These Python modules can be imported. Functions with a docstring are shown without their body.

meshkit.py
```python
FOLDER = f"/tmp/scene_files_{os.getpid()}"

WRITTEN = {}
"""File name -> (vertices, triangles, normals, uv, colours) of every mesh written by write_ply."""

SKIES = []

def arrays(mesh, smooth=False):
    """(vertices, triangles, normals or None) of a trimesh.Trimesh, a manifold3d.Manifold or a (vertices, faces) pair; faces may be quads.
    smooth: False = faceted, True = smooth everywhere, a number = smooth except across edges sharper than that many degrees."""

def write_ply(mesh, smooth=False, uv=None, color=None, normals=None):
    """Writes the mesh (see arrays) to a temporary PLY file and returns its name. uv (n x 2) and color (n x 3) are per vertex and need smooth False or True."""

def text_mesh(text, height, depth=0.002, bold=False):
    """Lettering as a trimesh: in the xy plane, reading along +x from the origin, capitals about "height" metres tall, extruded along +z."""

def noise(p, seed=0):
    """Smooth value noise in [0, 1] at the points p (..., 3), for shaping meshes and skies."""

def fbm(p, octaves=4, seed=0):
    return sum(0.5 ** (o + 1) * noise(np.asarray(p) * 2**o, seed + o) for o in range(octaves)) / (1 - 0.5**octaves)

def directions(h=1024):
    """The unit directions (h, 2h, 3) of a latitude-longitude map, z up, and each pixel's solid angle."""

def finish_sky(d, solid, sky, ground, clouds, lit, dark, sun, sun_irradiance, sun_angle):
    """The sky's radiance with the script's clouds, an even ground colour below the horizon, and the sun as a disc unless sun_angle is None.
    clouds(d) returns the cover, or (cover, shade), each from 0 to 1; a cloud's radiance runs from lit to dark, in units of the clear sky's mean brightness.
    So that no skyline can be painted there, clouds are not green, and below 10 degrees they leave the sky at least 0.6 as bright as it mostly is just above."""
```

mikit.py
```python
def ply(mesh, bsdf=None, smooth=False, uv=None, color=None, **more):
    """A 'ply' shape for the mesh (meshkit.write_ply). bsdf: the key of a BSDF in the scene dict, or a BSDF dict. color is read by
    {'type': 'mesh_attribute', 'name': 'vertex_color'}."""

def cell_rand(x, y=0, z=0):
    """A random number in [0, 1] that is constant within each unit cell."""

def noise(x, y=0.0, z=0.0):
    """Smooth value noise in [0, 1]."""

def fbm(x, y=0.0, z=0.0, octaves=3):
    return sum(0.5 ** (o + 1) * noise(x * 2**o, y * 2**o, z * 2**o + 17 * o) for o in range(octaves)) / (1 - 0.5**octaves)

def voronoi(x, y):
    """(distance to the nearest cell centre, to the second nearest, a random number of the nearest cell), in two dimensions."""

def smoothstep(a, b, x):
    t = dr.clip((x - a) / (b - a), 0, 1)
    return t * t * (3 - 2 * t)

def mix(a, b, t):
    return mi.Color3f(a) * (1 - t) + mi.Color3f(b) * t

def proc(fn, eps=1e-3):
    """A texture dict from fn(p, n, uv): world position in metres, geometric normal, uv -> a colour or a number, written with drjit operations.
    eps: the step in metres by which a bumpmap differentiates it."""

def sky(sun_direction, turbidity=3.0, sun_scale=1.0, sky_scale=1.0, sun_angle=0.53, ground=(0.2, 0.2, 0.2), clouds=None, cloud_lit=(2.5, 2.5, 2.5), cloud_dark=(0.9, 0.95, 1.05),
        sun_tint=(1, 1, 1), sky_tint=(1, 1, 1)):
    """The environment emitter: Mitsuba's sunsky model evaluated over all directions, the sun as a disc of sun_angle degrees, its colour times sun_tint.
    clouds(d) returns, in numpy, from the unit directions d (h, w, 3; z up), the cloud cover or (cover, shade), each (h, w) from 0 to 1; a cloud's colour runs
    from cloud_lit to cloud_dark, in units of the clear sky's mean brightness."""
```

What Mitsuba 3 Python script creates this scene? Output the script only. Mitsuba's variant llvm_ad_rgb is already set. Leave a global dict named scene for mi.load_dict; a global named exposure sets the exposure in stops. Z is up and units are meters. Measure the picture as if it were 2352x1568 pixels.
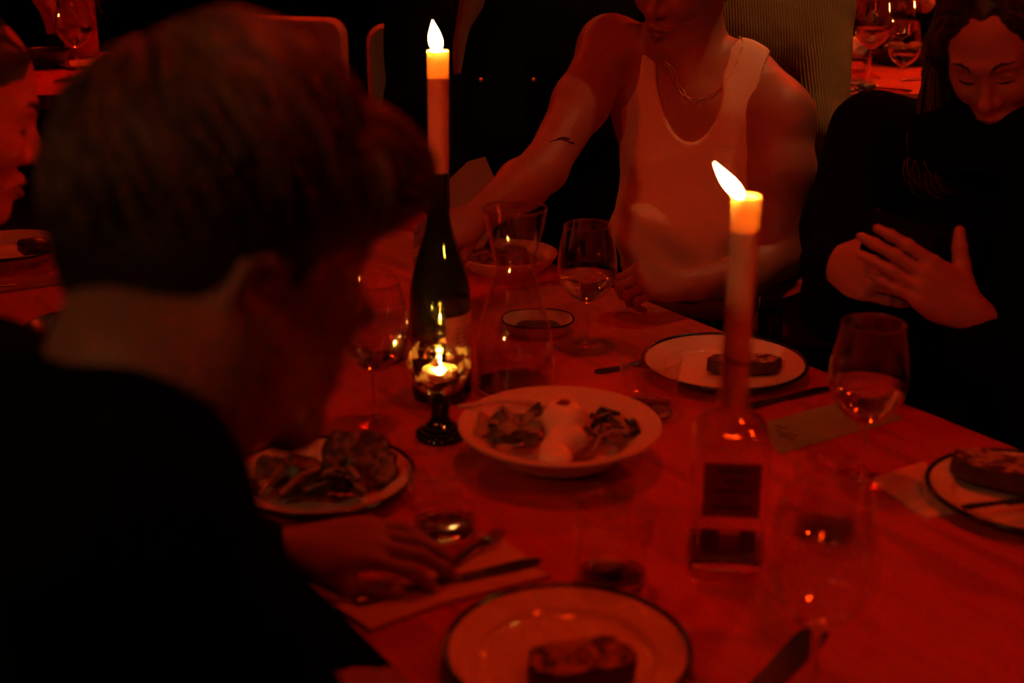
import math
import numpy as np
import trimesh
from scipy import sparse
import mitsuba as mi
import drjit as dr
import mikit
from mikit import proc, fbm as tfbm, noise as tnoise, mix, smoothstep
from meshkit import fbm, noise
from mitsuba import ScalarTransform4f as T

scene, labels = {}, {}
def V(*a): return np.array(a, float)

# ------------------------------------------------------------------ camera, light, exposure
exposure = 5.0
DIM = 0.03125   # all lights are given at exposure 0 and scaled together
PITCH = math.radians(19.4)
EYE = V(0, 0, 1.49)
AIM = EYE + V(0, math.cos(PITCH), -math.sin(PITCH))
scene['camera'] = {'type': 'thinlens', 'fov': 2*math.degrees(math.atan(1176/3000)), 'fov_axis': 'x',
                   'aperture_radius': 0.0068, 'focus_distance': 2.65,
                   'to_world': T().look_at(origin=EYE.tolist(), target=AIM.tolist(), up=[0, 0, 1])}
RED = np.array([1.0, 0.028, 0.0016])
WARM = np.array([1.0, 0.42, 0.14])
FLAME = np.array([1.0, 0.30, 0.03])
UNSEEN_LAMPS = [  # position, aim, lens radius, radiance, colour, snoot depth in radii: unseen can lamps, out of view, each placed to light its aim point
    (V(0.14, 1.92, 2.62), V(0.45, 1.1, 0.75), 0.050, 330, RED, 1.2),
    (V(-1.9, 0.4, 2.1), V(0.35, 2.5, 1.12), 0.100, 150, RED, 6),
    (V(1.6, 4.3, 2.62), V(1.05, 3.9, 0.95), 0.055, 1300, RED, 1.2),
    (V(-1.3, 4.5, 2.62), V(-1.25, 4.0, 0.95), 0.055, 800, RED, 1.2),
    (V(0.95, 0.45, 2.62), V(0.48, 1.15, 0.82), 0.060, 370, RED, 6),
    (V(-1.5, -0.9, 2.62), V(-0.2, 0.9, 1.3), 0.06, 260, WARM, 5),
    (V(1.05, 2.75, 2.75), V(0.75, 3.25, 1.0), 0.05, 850, WARM, 2.5),
    (V(1.30, 0.20, 2.05), V(0.70, 2.0, 1.02), 0.060, 175, RED, 6),
    (V(0.25, -0.5, 2.45), V(-0.1, 1.9, 1.2), 0.060, 500, RED, 9),
    (V(0.9, 0.3, 2.2), V(-0.62, 1.55, 1.2), 0.050, 1000, RED, 8),
]

# ------------------------------------------------------------------ helpers
def thing(name, label=None, cat=None, group=None, kind=None):
    key, n = name, 0
    used = set(labels) | {k.split('__')[0] for k in scene}
    while key in used:
        n += 1; key = '%s_%03d' % (name, n)
    d = {}
    if label: d['label'] = label
    if cat: d['category'] = cat
    if group: d['group'] = group
    if kind: d['kind'] = kind
    labels[key] = d
    return key
def part(t, name, mesh, mat, smooth=40, label=None, kind=None, **kw):
    base = t + '__' + name; key, n = base, 0
    while key in scene:
        n += 1; key = '%s_%03d' % (base, n)
    scene[key] = mikit.ply(mesh, mat, smooth, **kw) if not isinstance(mesh, dict) else mesh
    d = {}
    if label: d['label'] = label
    if kind: d['kind'] = kind
    if d: labels[key] = d
    return key
def solo(name, mesh, mat, label, cat, group=None, kind=None, smooth=40, **kw):
    key = thing(name, label, cat, group, kind)
    scene[key] = mikit.ply(mesh, mat, smooth, **kw)
    return key
def struct(name, mesh, mat, smooth=False):
    scene[name] = mikit.ply(mesh, mat, smooth); labels[name] = {'kind': 'structure'}
def unit(v):
    v = np.asarray(v, float); return v/np.linalg.norm(v)
def lathe(prof, n=48, c=(0, 0, 0), arc=None, phase=0.0):
    p = np.array(prof, float); m = len(p)
    a = np.linspace(0, 2*np.pi, n, endpoint=False) if arc is None else np.linspace(arc[0], arc[1], n)
    a = a + phase
    v = np.stack([p[None, :, 0]*np.cos(a)[:, None], p[None, :, 0]*np.sin(a)[:, None], np.broadcast_to(p[None, :, 1], (n, m))], -1).reshape(-1, 3) + np.asarray(c)
    i, j = np.meshgrid(np.arange(n if arc is None else n-1), np.arange(m-1), indexing='ij')
    k = (i+1) % n
    q = np.stack([i*m+j, k*m+j, k*m+j+1, i*m+j+1], -1).reshape(-1, 4)
    t = trimesh.Trimesh(v, np.vstack([q[:, [0, 1, 2]], q[:, [0, 2, 3]]]), process=False)
    t.merge_vertices(); t.update_faces(t.nondegenerate_faces())
    if arc is None and trimesh.Trimesh(t.vertices-np.asarray(c), t.faces, process=False).volume < 0: t.invert()
    return t
def tube(pts, r, sides=8, cap=True):
    p = np.asarray(pts, float); r = np.broadcast_to(np.asarray(r, float), (len(p),))
    t = np.gradient(p, axis=0); t /= np.linalg.norm(t, axis=1, keepdims=True)+1e-12
    ref = np.eye(3)[np.argmin(np.abs(t).mean(0)+[0, 1e-4, -1e-4])]; a = np.cross(t, ref); a /= np.linalg.norm(a, axis=1, keepdims=True)+1e-12
    b = np.cross(t, a); g = np.arange(sides)*2*np.pi/sides
    v = p[:, None] + r[:, None, None]*(np.cos(g)[None, :, None]*a[:, None] + np.sin(g)[None, :, None]*b[:, None])
    i, j = np.meshgrid(np.arange(len(p)-1), np.arange(sides), indexing='ij')
    q = np.stack([i*sides+j, i*sides+(j+1) % sides, (i+1)*sides+(j+1) % sides, (i+1)*sides+j], -1).reshape(-1, 4)
    f = [q[:, [0, 1, 2]], q[:, [0, 2, 3]]]; v = v.reshape(-1, 3)
    if cap:
        m = len(v); v = np.vstack([v, p[:1], p[-1:]]); s = np.arange(sides); e = (len(p)-1)*sides
        f += [np.stack([(s+1) % sides, s, s*0+m], 1), np.stack([e+s, e+(s+1) % sides, s*0+m+1], 1)]
    return trimesh.Trimesh(v, np.vstack(f), process=False)
def bez(pts, n=16):
    """Catmull-Rom curve through points."""
    p = np.asarray(pts, float); p = np.vstack([2*p[0]-p[1], p, 2*p[-1]-p[-2]]); out = []
    for i in range(1, len(p)-2):
        t = np.linspace(0, 1, n, endpoint=False)[:, None]
        out.append(.5*(2*p[i]+(p[i+1]-p[i-1])*t+(2*p[i-1]-5*p[i]+4*p[i+1]-p[i+2])*t**2+(-p[i-1]+3*p[i]-3*p[i+1]+p[i+2])*t**3))
    return np.vstack(out+[p[-2:-1]])
def join(ms): return trimesh.util.concatenate(ms)
def frame_from(f, up=(0, 0, 1), roll=0.0):
    f = unit(f); l = unit(np.cross(up, f)); u = np.cross(f, l)
    c, s = math.cos(roll), math.sin(roll)
    return np.stack([f, c*l+s*u, c*u-s*l], 1)
def xf(m, R=None, t=(0, 0, 0)):
    m = m.copy(); v = m.vertices
    m.vertices = (v if R is None else v @ np.asarray(R).T) + np.asarray(t); return m
def rotz(a):
    c, s = math.cos(a), math.sin(a); return np.array([[c, -s, 0], [s, c, 0], [0, 0, 1.]])
def rbox(sx, sy, sz, r=.004, seg=3):
    """Rounded box standing on z=0, corners rounded in plan and softly bevelled above and below."""
    import shapely
    g = shapely.box(-sx/2, -sy/2, sx/2, sy/2).buffer(-r).buffer(r, quad_segs=seg)
    b = min(r*.5, sz*.3)
    layers = [(0, -b), (b, 0), (sz-b, 0), (sz, -b)]
    rings = []
    for z, o in layers:
        gg = np.array(g.exterior.coords)[:-1]
        cen = gg.mean(0); d = np.linalg.norm(gg-cen, axis=1, keepdims=True)
        rings.append(np.c_[gg+(gg-cen)/d*o, np.full(len(gg), z)])
    n = len(rings[0]); v = np.vstack(rings+[[[0, 0, 0]], [[0, 0, sz]]]); f = []
    for k in range(3):
        for i in range(n):
            j = (i+1) % n; f += [[k*n+i, k*n+j, (k+1)*n+j], [k*n+i, (k+1)*n+j, (k+1)*n+i]]
    for i in range(n):
        j = (i+1) % n; f += [[j, i, 4*n], [3*n+i, 3*n+j, 4*n+1]]
    m = trimesh.Trimesh(v, np.array(f), process=False)
    if trimesh.Trimesh(v, np.array(f)).volume < 0: m.invert()
    return m
def slab(poly, z0, z1):
    import shapely
    return xf(trimesh.creation.extrude_polygon(shapely.Polygon(poly), z1-z0, engine='earcut'), None, (0, 0, z0))

class Field:
    """A signed distance grid that bodies, heads, hands and garments are modelled in, meshed as one continuous surface."""
    def __init__(s, lo, hi, h):
        s.lo, s.h = np.asarray(lo, float), h
        s.n = np.ceil((np.asarray(hi, float)-s.lo)/h).astype(int)+1
        s.d = np.full(s.n, 1.0, np.float32)
    def op(s, fn, lo, hi, k, mode):
        m = k+3*s.h
        i0 = np.clip(np.floor((np.asarray(lo)-m-s.lo)/s.h).astype(int), 0, s.n); i1 = np.clip(np.ceil((np.asarray(hi)+m-s.lo)/s.h).astype(int)+1, 0, s.n)
        if (i1 <= i0).any(): return s
        sl = tuple(slice(a, b) for a, b in zip(i0, i1))
        x, y, z = (np.float32(s.lo[q])+np.arange(i0[q], i1[q], dtype=np.float32)*np.float32(s.h) for q in range(3))
        e = fn(x[:, None, None], y[None, :, None], z[None, None, :]); a = s.d[sl]
        if mode == 'sub': a, e = -a, e
        w = np.maximum(k-np.abs(a-e), 0)
        r = np.minimum(a, e)-w*w*(.25/max(k, 1e-9))
        s.d[sl] = -r if mode == 'sub' else r
        return s
    def cone(s, a, b, ra, rb, k=.012, mode='u', flat=None):
        a, b = np.asarray(a, float), np.asarray(b, float); ab = b-a; q = max(float(ab@ab), 1e-12); R = max(ra, rb)
        def fn(x, y, z):
            px, py, pz = x-a[0], y-a[1], z-a[2]
            t = np.clip((px*ab[0]+py*ab[1]+pz*ab[2])/q, 0, 1)
            dx, dy, dz = px-t*ab[0], py-t*ab[1], pz-t*ab[2]
            r2 = dx*dx+dy*dy+dz*dz
            if flat is not None:   # squashed along a direction: (dir, factor)
                e = dx*flat[0][0]+dy*flat[0][1]+dz*flat[0][2]
                r2 = r2+e*e*(1/flat[1]**2-1)
            return (np.sqrt(r2)-(ra+(rb-ra)*t))
        return s.op(fn, np.minimum(a, b)-R, np.maximum(a, b)+R, k, mode)
    def ball(s, c, r, k=.012, mode='u'): return s.cone(c, np.asarray(c)+1e-5, r, r, k, mode)
    def ell(s, c, r, R=None, k=.012, mode='u'):
        c, r = np.asarray(c, float), np.asarray(r, float); R = np.eye(3) if R is None else np.asarray(R)
        ext = np.sqrt(((R*r)**2).sum(1))
        def fn(x, y, z):
            p = (x-c[0], y-c[1], z-c[2])
            q = [(p[0]*R[0, i]+p[1]*R[1, i]+p[2]*R[2, i])/r[i] for i in range(3)]
            k0 = np.sqrt(q[0]**2+q[1]**2+q[2]**2); k1 = np.sqrt((q[0]/r[0])**2+(q[1]/r[1])**2+(q[2]/r[2])**2)
            return k0*(k0-1)/np.maximum(k1, 1e-6)
        return s.op(fn, c-ext, c+ext, k, mode)
    def chain(s, pts, rs, k=.012, mode='u'):
        for i in range(len(pts)-1): s.cone(pts[i], pts[i+1], rs[i], rs[i+1], k, mode)
        return s
    def half(s, c, n, k=.004):
        """Cuts away everything on the side of the plane that n points to."""
        c, n = np.asarray(c, float), unit(n)
        hi = s.lo+s.h*(s.n-1)
        return s.op(lambda x, y, z: -((x-c[0])*n[0]+(y-c[1])*n[1]+(z-c[2])*n[2])+0*x, s.lo, hi, k, 'sub')
    def mesh(s, it=6):
        d = s.d.copy(); d[0] = d[-1] = 1; d[:, 0] = d[:, -1] = 1; d[:, :, 0] = d[:, :, -1] = 1
        ins = d < 0; nx, ny, nz = d.shape
        cnt = np.zeros((nx-1, ny-1, nz-1), np.int8)
        for o in np.ndindex(2, 2, 2): cnt += ins[o[0]:nx-1+o[0], o[1]:ny-1+o[1], o[2]:nz-1+o[2]]
        cells = np.argwhere((cnt > 0) & (cnt < 8)); idx = np.full(cnt.shape, -1, np.int32); idx[tuple(cells.T)] = np.arange(len(cells))
        acc, num = np.zeros((len(cells), 3)), np.zeros(len(cells))
        cor = {o: d[cells[:, 0]+o[0], cells[:, 1]+o[1], cells[:, 2]+o[2]] for o in np.ndindex(2, 2, 2)}
        for o in np.ndindex(2, 2, 2):
            for ax in range(3):
                if o[ax]: continue
                e = list(o); e[ax] = 1; a, b = cor[o], cor[tuple(e)]
                x = (a < 0) != (b < 0); t = np.where(x, a/np.where(x, a-b, 1), 0)
                p = np.tile(np.array(o, float), (len(cells), 1)); p[:, ax] = t
                acc += p*x[:, None]; num += x
        v = (cells+acc/num[:, None])*s.h+s.lo
        fs = []
        for ax in range(3):
            a = [slice(1, -1)]*3; a[ax] = slice(0, -1); b = [slice(1, -1)]*3; b[ax] = slice(1, None)
            A, B = ins[tuple(a)], ins[tuple(b)]
            for flip, w in ((0, A & ~B), (1, ~A & B)):
                e = np.argwhere(w)
                if not len(e): continue
                e = e+np.array([0 if q == ax else 1 for q in range(3)])
                u, w2 = (ax+1) % 3, (ax+2) % 3
                def at(du, dw):
                    c = e.copy(); c[:, u] += du; c[:, w2] += dw; return idx[tuple(c.T)]
                q = np.stack([at(-1, -1), at(0, -1), at(0, 0), at(-1, 0)], 1)
                if flip: q = q[:, ::-1]
                fs += [q[:, [0, 1, 2]], q[:, [0, 2, 3]]]
        m = trimesh.Trimesh(v, np.vstack(fs), process=False)
        e = m.edges; n = len(v); e = np.vstack([e, e[:, ::-1]])
        W = sparse.csr_matrix((np.ones(len(e)), (e[:, 0], e[:, 1])), shape=(n, n)); W.data[:] = 1
        W = sparse.diags(1/np.maximum(np.asarray(W.sum(1)).ravel(), 1)) @ W
        for i in range(it):
            v = v+.5*(W@v-v); v = v-.52*(W@v-v)
        return trimesh.Trimesh(v, m.faces, process=False)

# ------------------------------------------------------------------ materials
def rgb(c): return {'type': 'rgb', 'value': [float(x) for x in c]}
def pr(c, rough=.5, spec=.5, **k): return {'type': 'principled', 'base_color': c if isinstance(c, dict) else rgb(c), 'roughness': rough, 'specular': spec, **k}
def mat(key, d): scene[key] = d; return key
VC = {'type': 'mesh_attribute', 'name': 'vertex_color'}
def wood_fn(p, n, uv):
    a = p.x*-.553+p.y*.833; b = p.x*.833+p.y*.553
    g = tfbm(a*6, b*90, 3.0, octaves=3); w = tfbm(a*3, b*7, 9.0, octaves=3)
    line = smoothstep(.72, .8, tnoise(a*5, b*38, 1.0))
    return mix((.50, .062, .024), (.36, .042, .016), dr.clip(g*.55+w*.5-.2, 0, 1))*(1-.22*line)
mat('table_wood', pr(proc(wood_fn), .42, .4))
mat('dark_wood', pr((.05, .02, .012), .6))
mat('floor_boards', pr((.035, .016, .01), .55))
mat('wall_paint', {'type': 'diffuse', 'reflectance': rgb((.018, .022, .016))})
mat('ceiling_paint', {'type': 'diffuse', 'reflectance': rgb((.03, .02, .018))})
mat('black_metal', pr((.02, .02, .02), .4))
mat('enamel_white', {'type': 'roughplastic', 'diffuse_reflectance': rgb((.74, .58, .46)), 'alpha': .015, 'nonlinear': False})
mat('stoneware', pr((.60, .40, .30), .4, .4))
mat('enamel_black', pr((.012, .012, .016), .22, .5))
mat('dark_ceramic', pr((.012, .011, .012), .3, .5))
mat('glass_sheet', {'type': 'thindielectric', 'int_ior': 1.5})
mat('glass_solid', {'type': 'dielectric', 'int_ior': 1.5})
mat('water_body', {'type': 'dielectric', 'int_ior': 1.33})
mat('dark_glass', pr((.006, .008, .005), .06, .5))
mat('paper_label', pr((.84, .62, .46), .7, .2))
def wax_fn(p, n, uv): return mix((.95, .72, .50), (.88, .62, .42), tfbm(p.x*60, p.y*60, p.z*25, octaves=2))
mat('wax', pr(proc(wax_fn), .45, .4))
mat('wax_thin', {'type': 'principledthin', 'base_color': rgb((.9, .62, .36)), 'roughness': .5, 'diff_trans': .16})
mat('wick_black', {'type': 'diffuse', 'reflectance': rgb((.01, .01, .01))})
mat('gold_frost', {'type': 'principledthin', 'base_color': rgb((.85, .55, .33)), 'roughness': .6, 'diff_trans': 1.0})
mat('steel_dark', pr((.10, .09, .09), .28, .5, metallic=.9))
mat('steel', pr((.5, .46, .43), .25, .5, metallic=1.0))
mat('gold_chain', pr((.75, .50, .25), .28, .5, metallic=.9))
mat('knife_black', pr((.015, .013, .013), .45, .4))
def paper_fn(p, n, uv): return mix((.28, .48, .22), (.23, .40, .18), tfbm(p.x*40, p.y*40, 1.0))
mat('menu_paper', pr(proc(paper_fn), .75, .2))
mat('card_white', pr((.70, .46, .33), .4, .4))
mat('ink', {'type': 'diffuse', 'reflectance': rgb((.03, .02, .015))})
mat('napkin_cloth', pr((.56, .36, .26), .9, .1))
def crust_fn(p, n, uv): return mix((.10, .035, .015), (.03, .012, .006), tfbm(p.x*120, p.y*120, p.z*120))
def crumb_fn(p, n, uv):
    a = tfbm(p.x*150, p.y*150, p.z*150); return mix((.42, .22, .12), (.10, .04, .02), smoothstep(.42, .68, a))
def toast_fn(p, n, uv):
    a = tfbm(p.x*90, p.y*90, p.z*90); return mix((.26, .10, .05), (.06, .024, .012), smoothstep(.35, .7, a))
mat('crust', pr(proc(crust_fn), .7, .3)); mat('crumb', pr(proc(crumb_fn), .8, .2)); mat('toast', pr(proc(toast_fn), .6, .35))
mat('burrata_white', pr((.86, .62, .45), .35, .5))
mat('leaf_green', {'type': 'twosided', 'bsdf': pr((.09, .085, .02), .38, .5)})
mat('leaf_dark', {'type': 'twosided', 'bsdf': pr((.022, .03, .008), .4, .5)})
mat('leaf_pale', {'type': 'twosided', 'bsdf': pr((.34, .21, .12), .45, .4)})
mat('stalk', pr((.33, .17, .10), .5, .4))
mat('jam_red', pr((.20, .01, .008), .25, .5))
mat('meat_dark', pr((.05, .02, .015), .4, .5))
def skin(key, c): return mat(key, pr(c, .5, .35))
skin('skin_man', (.33, .11, .07)); skin('skin_light', (.46, .17, .12)); skin('skin_fore', (.27, .125, .085)); skin('skin_back', (.55, .3, .22))
mat('skin_vc', pr(VC, .5, .35))
mat('lip', pr((.22, .07, .06), .4, .4))
mat('hair_vc', pr(VC, .42, .35))
mat('hair_black', pr((.012, .009, .008), .4, .35))
mat('fabric_black', pr((.004, .004, .004), .95, .02))
mat('fabric_black_knit', pr((.004, .004, .004), .95, .02))
mat('cotton_white', {'type': 'bumpmap', 'scale': .0006, 'arbitrary': proc(lambda p, n, uv: tfbm(p.x*420, p.y*420, p.z*420, octaves=2)), 'bsdf': pr((.66, .45, .34), .9, .1)})
mat('knit_vc', pr(VC, .9, .1))
mat('fabric_napkin', pr((.26, .15, .09), .9, .1)); mat('fabric_red', pr((.62, .12, .07), .9, .1)); mat('fabric_brown', pr((.30, .14, .08), .9, .1)); mat('cushion_beige', pr((.50, .30, .2), .9, .1))
mat('tattoo_ink', {'type': 'diffuse', 'reflectance': rgb((.03, .02, .02))})
mat('plastic_black', pr((.002, .002, .002), .5, .05))

# ------------------------------------------------------------------ the room
def plane_box(x0, x1, y0, y1, z0, z1):
    return xf(trimesh.creation.box((x1-x0, y1-y0, z1-z0)), None, ((x0+x1)/2, (y0+y1)/2, (z0+z1)/2))
struct('floor', plane_box(-5, 5, -3, 9, -.05, 0), 'floor_boards')
struct('ceiling', plane_box(-5, 5, -3, 9, 3.1, 3.15), 'ceiling_paint')
struct('wall_back', plane_box(-5, 5, 9, 9.1, 0, 3.1), 'wall_paint')
struct('wall_front', plane_box(-5, 5, -3.1, -3, 0, 3.1), 'wall_paint')
struct('wall_left', plane_box(-5.1, -5, -3, 9, 0, 3.1), 'wall_paint')
struct('wall_right', plane_box(5, 5.1, -3, 9, 0, 3.1), 'wall_paint')

def spotlight(pos, aim, r, L, col, deep, label):
    t = thing('spotlight', label, 'lamp')
    f = unit(aim-pos); R = np.stack([unit(np.cross(f, [0, 1, .1])), np.cross(f, unit(np.cross(f, [0, 1, .1]))), f], 1)
    ln = r*(deep+2)
    can = lathe([(r*1.18, 0), (r*1.3, 0), (r*1.3, -ln), (r*.9, -ln-.03), (0, -ln-.03)], 32)
    inner = lathe([(r*1.18, 0), (r*1.18, -r*(deep+.1)), (0, -r*(deep+.1))], 32)
    part(t, 'housing', xf(join([can, inner]), R, pos), {'type': 'twosided', 'bsdf': pr((.02, .02, .02), .4)})
    disc = lathe([(0, 0), (r, 0)], 32)
    if disc.face_normals[0, 2] < 0: disc.invert()
    scene[t+'__lens'] = mikit.ply(xf(disc, R, pos-f*r*deep), 'black_metal', False, emitter={'type': 'area', 'radiance': rgb(col*L*DIM)})
    top = pos-f*(ln*.6); part(t, 'hanging_rod', tube([top, V(top[0], top[1], 3.1)], .009, 8), 'black_metal')
for i, (p, a, r, L, c, dp) in enumerate(UNSEEN_LAMPS):
    spotlight(p, a, r, L, c, dp, ['black can spotlight with red lens above the right side of the front table', 'black can spotlight with red lens above the left of the front table',
        'black can spotlight with red lens above the rear table on the right', 'black can spotlight with red lens above the rear table on the left',
        'black can spotlight with red lens behind the diners in the foreground', 'black can spotlight with warm white lens at the near left', 'black can spotlight with warm white lens above the ribbed sweater', 'low black can spotlight with red lens facing the person with the phone', 'black can spotlight with red lens behind the camera side, facing the tall candle', 'black can spotlight with red lens facing the person at the left edge'][i])

# ------------------------------------------------------------------ front table
DT, NT = V(-.553, .833, 0), V(.833, .553, 0)
E0 = V(-.154, 1.178, 0)
TZ = .75
def tp(t, n): return E0 + DT*t + NT*n
tab = thing('dining_table', 'wooden dining table in front, lit red, set with plates, glasses and candles', 'table')
def table_block(tab, t0, t1, n0, n1):
    part(tab, 'tabletop', slab([tp(t0, n0)[:2], tp(t0, n1)[:2], tp(t1, n1)[:2], tp(t1, n0)[:2]], TZ-.04, TZ), 'table_wood', False)
    for a in (t0+.15, t1-.15):
        for b in (n0+.1, n1-.1):
            c = tp(a, b); part(tab, 'leg', xf(rbox(.07, .07, TZ-.04, .006), rotz(math.atan2(DT[1], DT[0])), (c[0], c[1], 0)), 'dark_wood')
table_block(tab, -1.5, .80, 0, .974)
tab2 = thing('dining_table', 'second wooden table pushed against the far end, behind the dark wine bottle', 'table')
table_block(tab2, .8015, 1.85, -.20, .974)

# ------------------------------------------------------------------ tableware
def plate(c, r, label, name='dinner_plate', group=None, depth=.02):
    t = thing(name, label, 'plate', group)
    w = r*.70; h = depth
    part(t, 'body', lathe([(0, .004), (w*.93, .004), (w, .007), (w*1.05, .012), (r*.95, h), (r*.985, h+.0015), (r, h+.0005), (r*.99, h-.002), (r*.93, h-.004), (w*1.02, .004), (w*.96, 0), (0, 0)], 96, c), 'enamel_white', 30)
    a = np.linspace(0, 2*np.pi, 97)
    part(t, 'rim', tube(np.stack([c[0]+r*.985*np.cos(a), c[1]+r*.985*np.sin(a), np.full(97, c[2]+h+.0005)], 1), .0034, 8, cap=False), 'enamel_black', True, label='black enamelled rim')
    return t
P_FAR, P_LEFT, P_BOT, P_RIGHT = (g*V(1, 1, 0)+V(0, 0, .7502) for g in (V(0.3379, 1.951, 0.75), V(-0.2442, 1.529, 0.75), V(0.0549, 1.126, 0.75), V(0.645, 1.484, 0.75)))
plate(P_FAR, .131, 'white plate with black rim and bread on it, behind the square bottle')
plate(P_LEFT, .119, 'white plate with black rim holding toast and green leaves, beside the resting hand')
plate(P_BOT, .1235, 'white plate with black rim and a piece of dark bread, nearest at the bottom edge')
plate(P_RIGHT, .121, 'white plate with black rim holding bread and a knife, cut by the right edge')
P_TRAY = V(-1.05, 2.62, .7502)
plate(P_TRAY, .13, 'shallow white plate with a dark rim on the table below the left woman', depth=.03)

def bowl(c, r, label):
    t = thing('salad_bowl', label, 'bowl')
    h = .054
    part(t, 'body', lathe([(0, .012), (r*.45, .012), (r*.62, .022), (r*.72, .038), (r*.80, .046), (r*.97, h), (r, h+.001), (r, h-.002), (r*.96, h-.0045), (r*.8, .040), (r*.72, .031), (r*.62, .014), (r*.46, .004), (r*.44, 0), (0, 0)], 96, c), 'stoneware', 40)
    return t
P_BOWL = V(.064, 1.617, .7502)
bowl(P_BOWL, .1365, 'wide rimmed white bowl of salad and burrata in the middle of the table')

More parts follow.
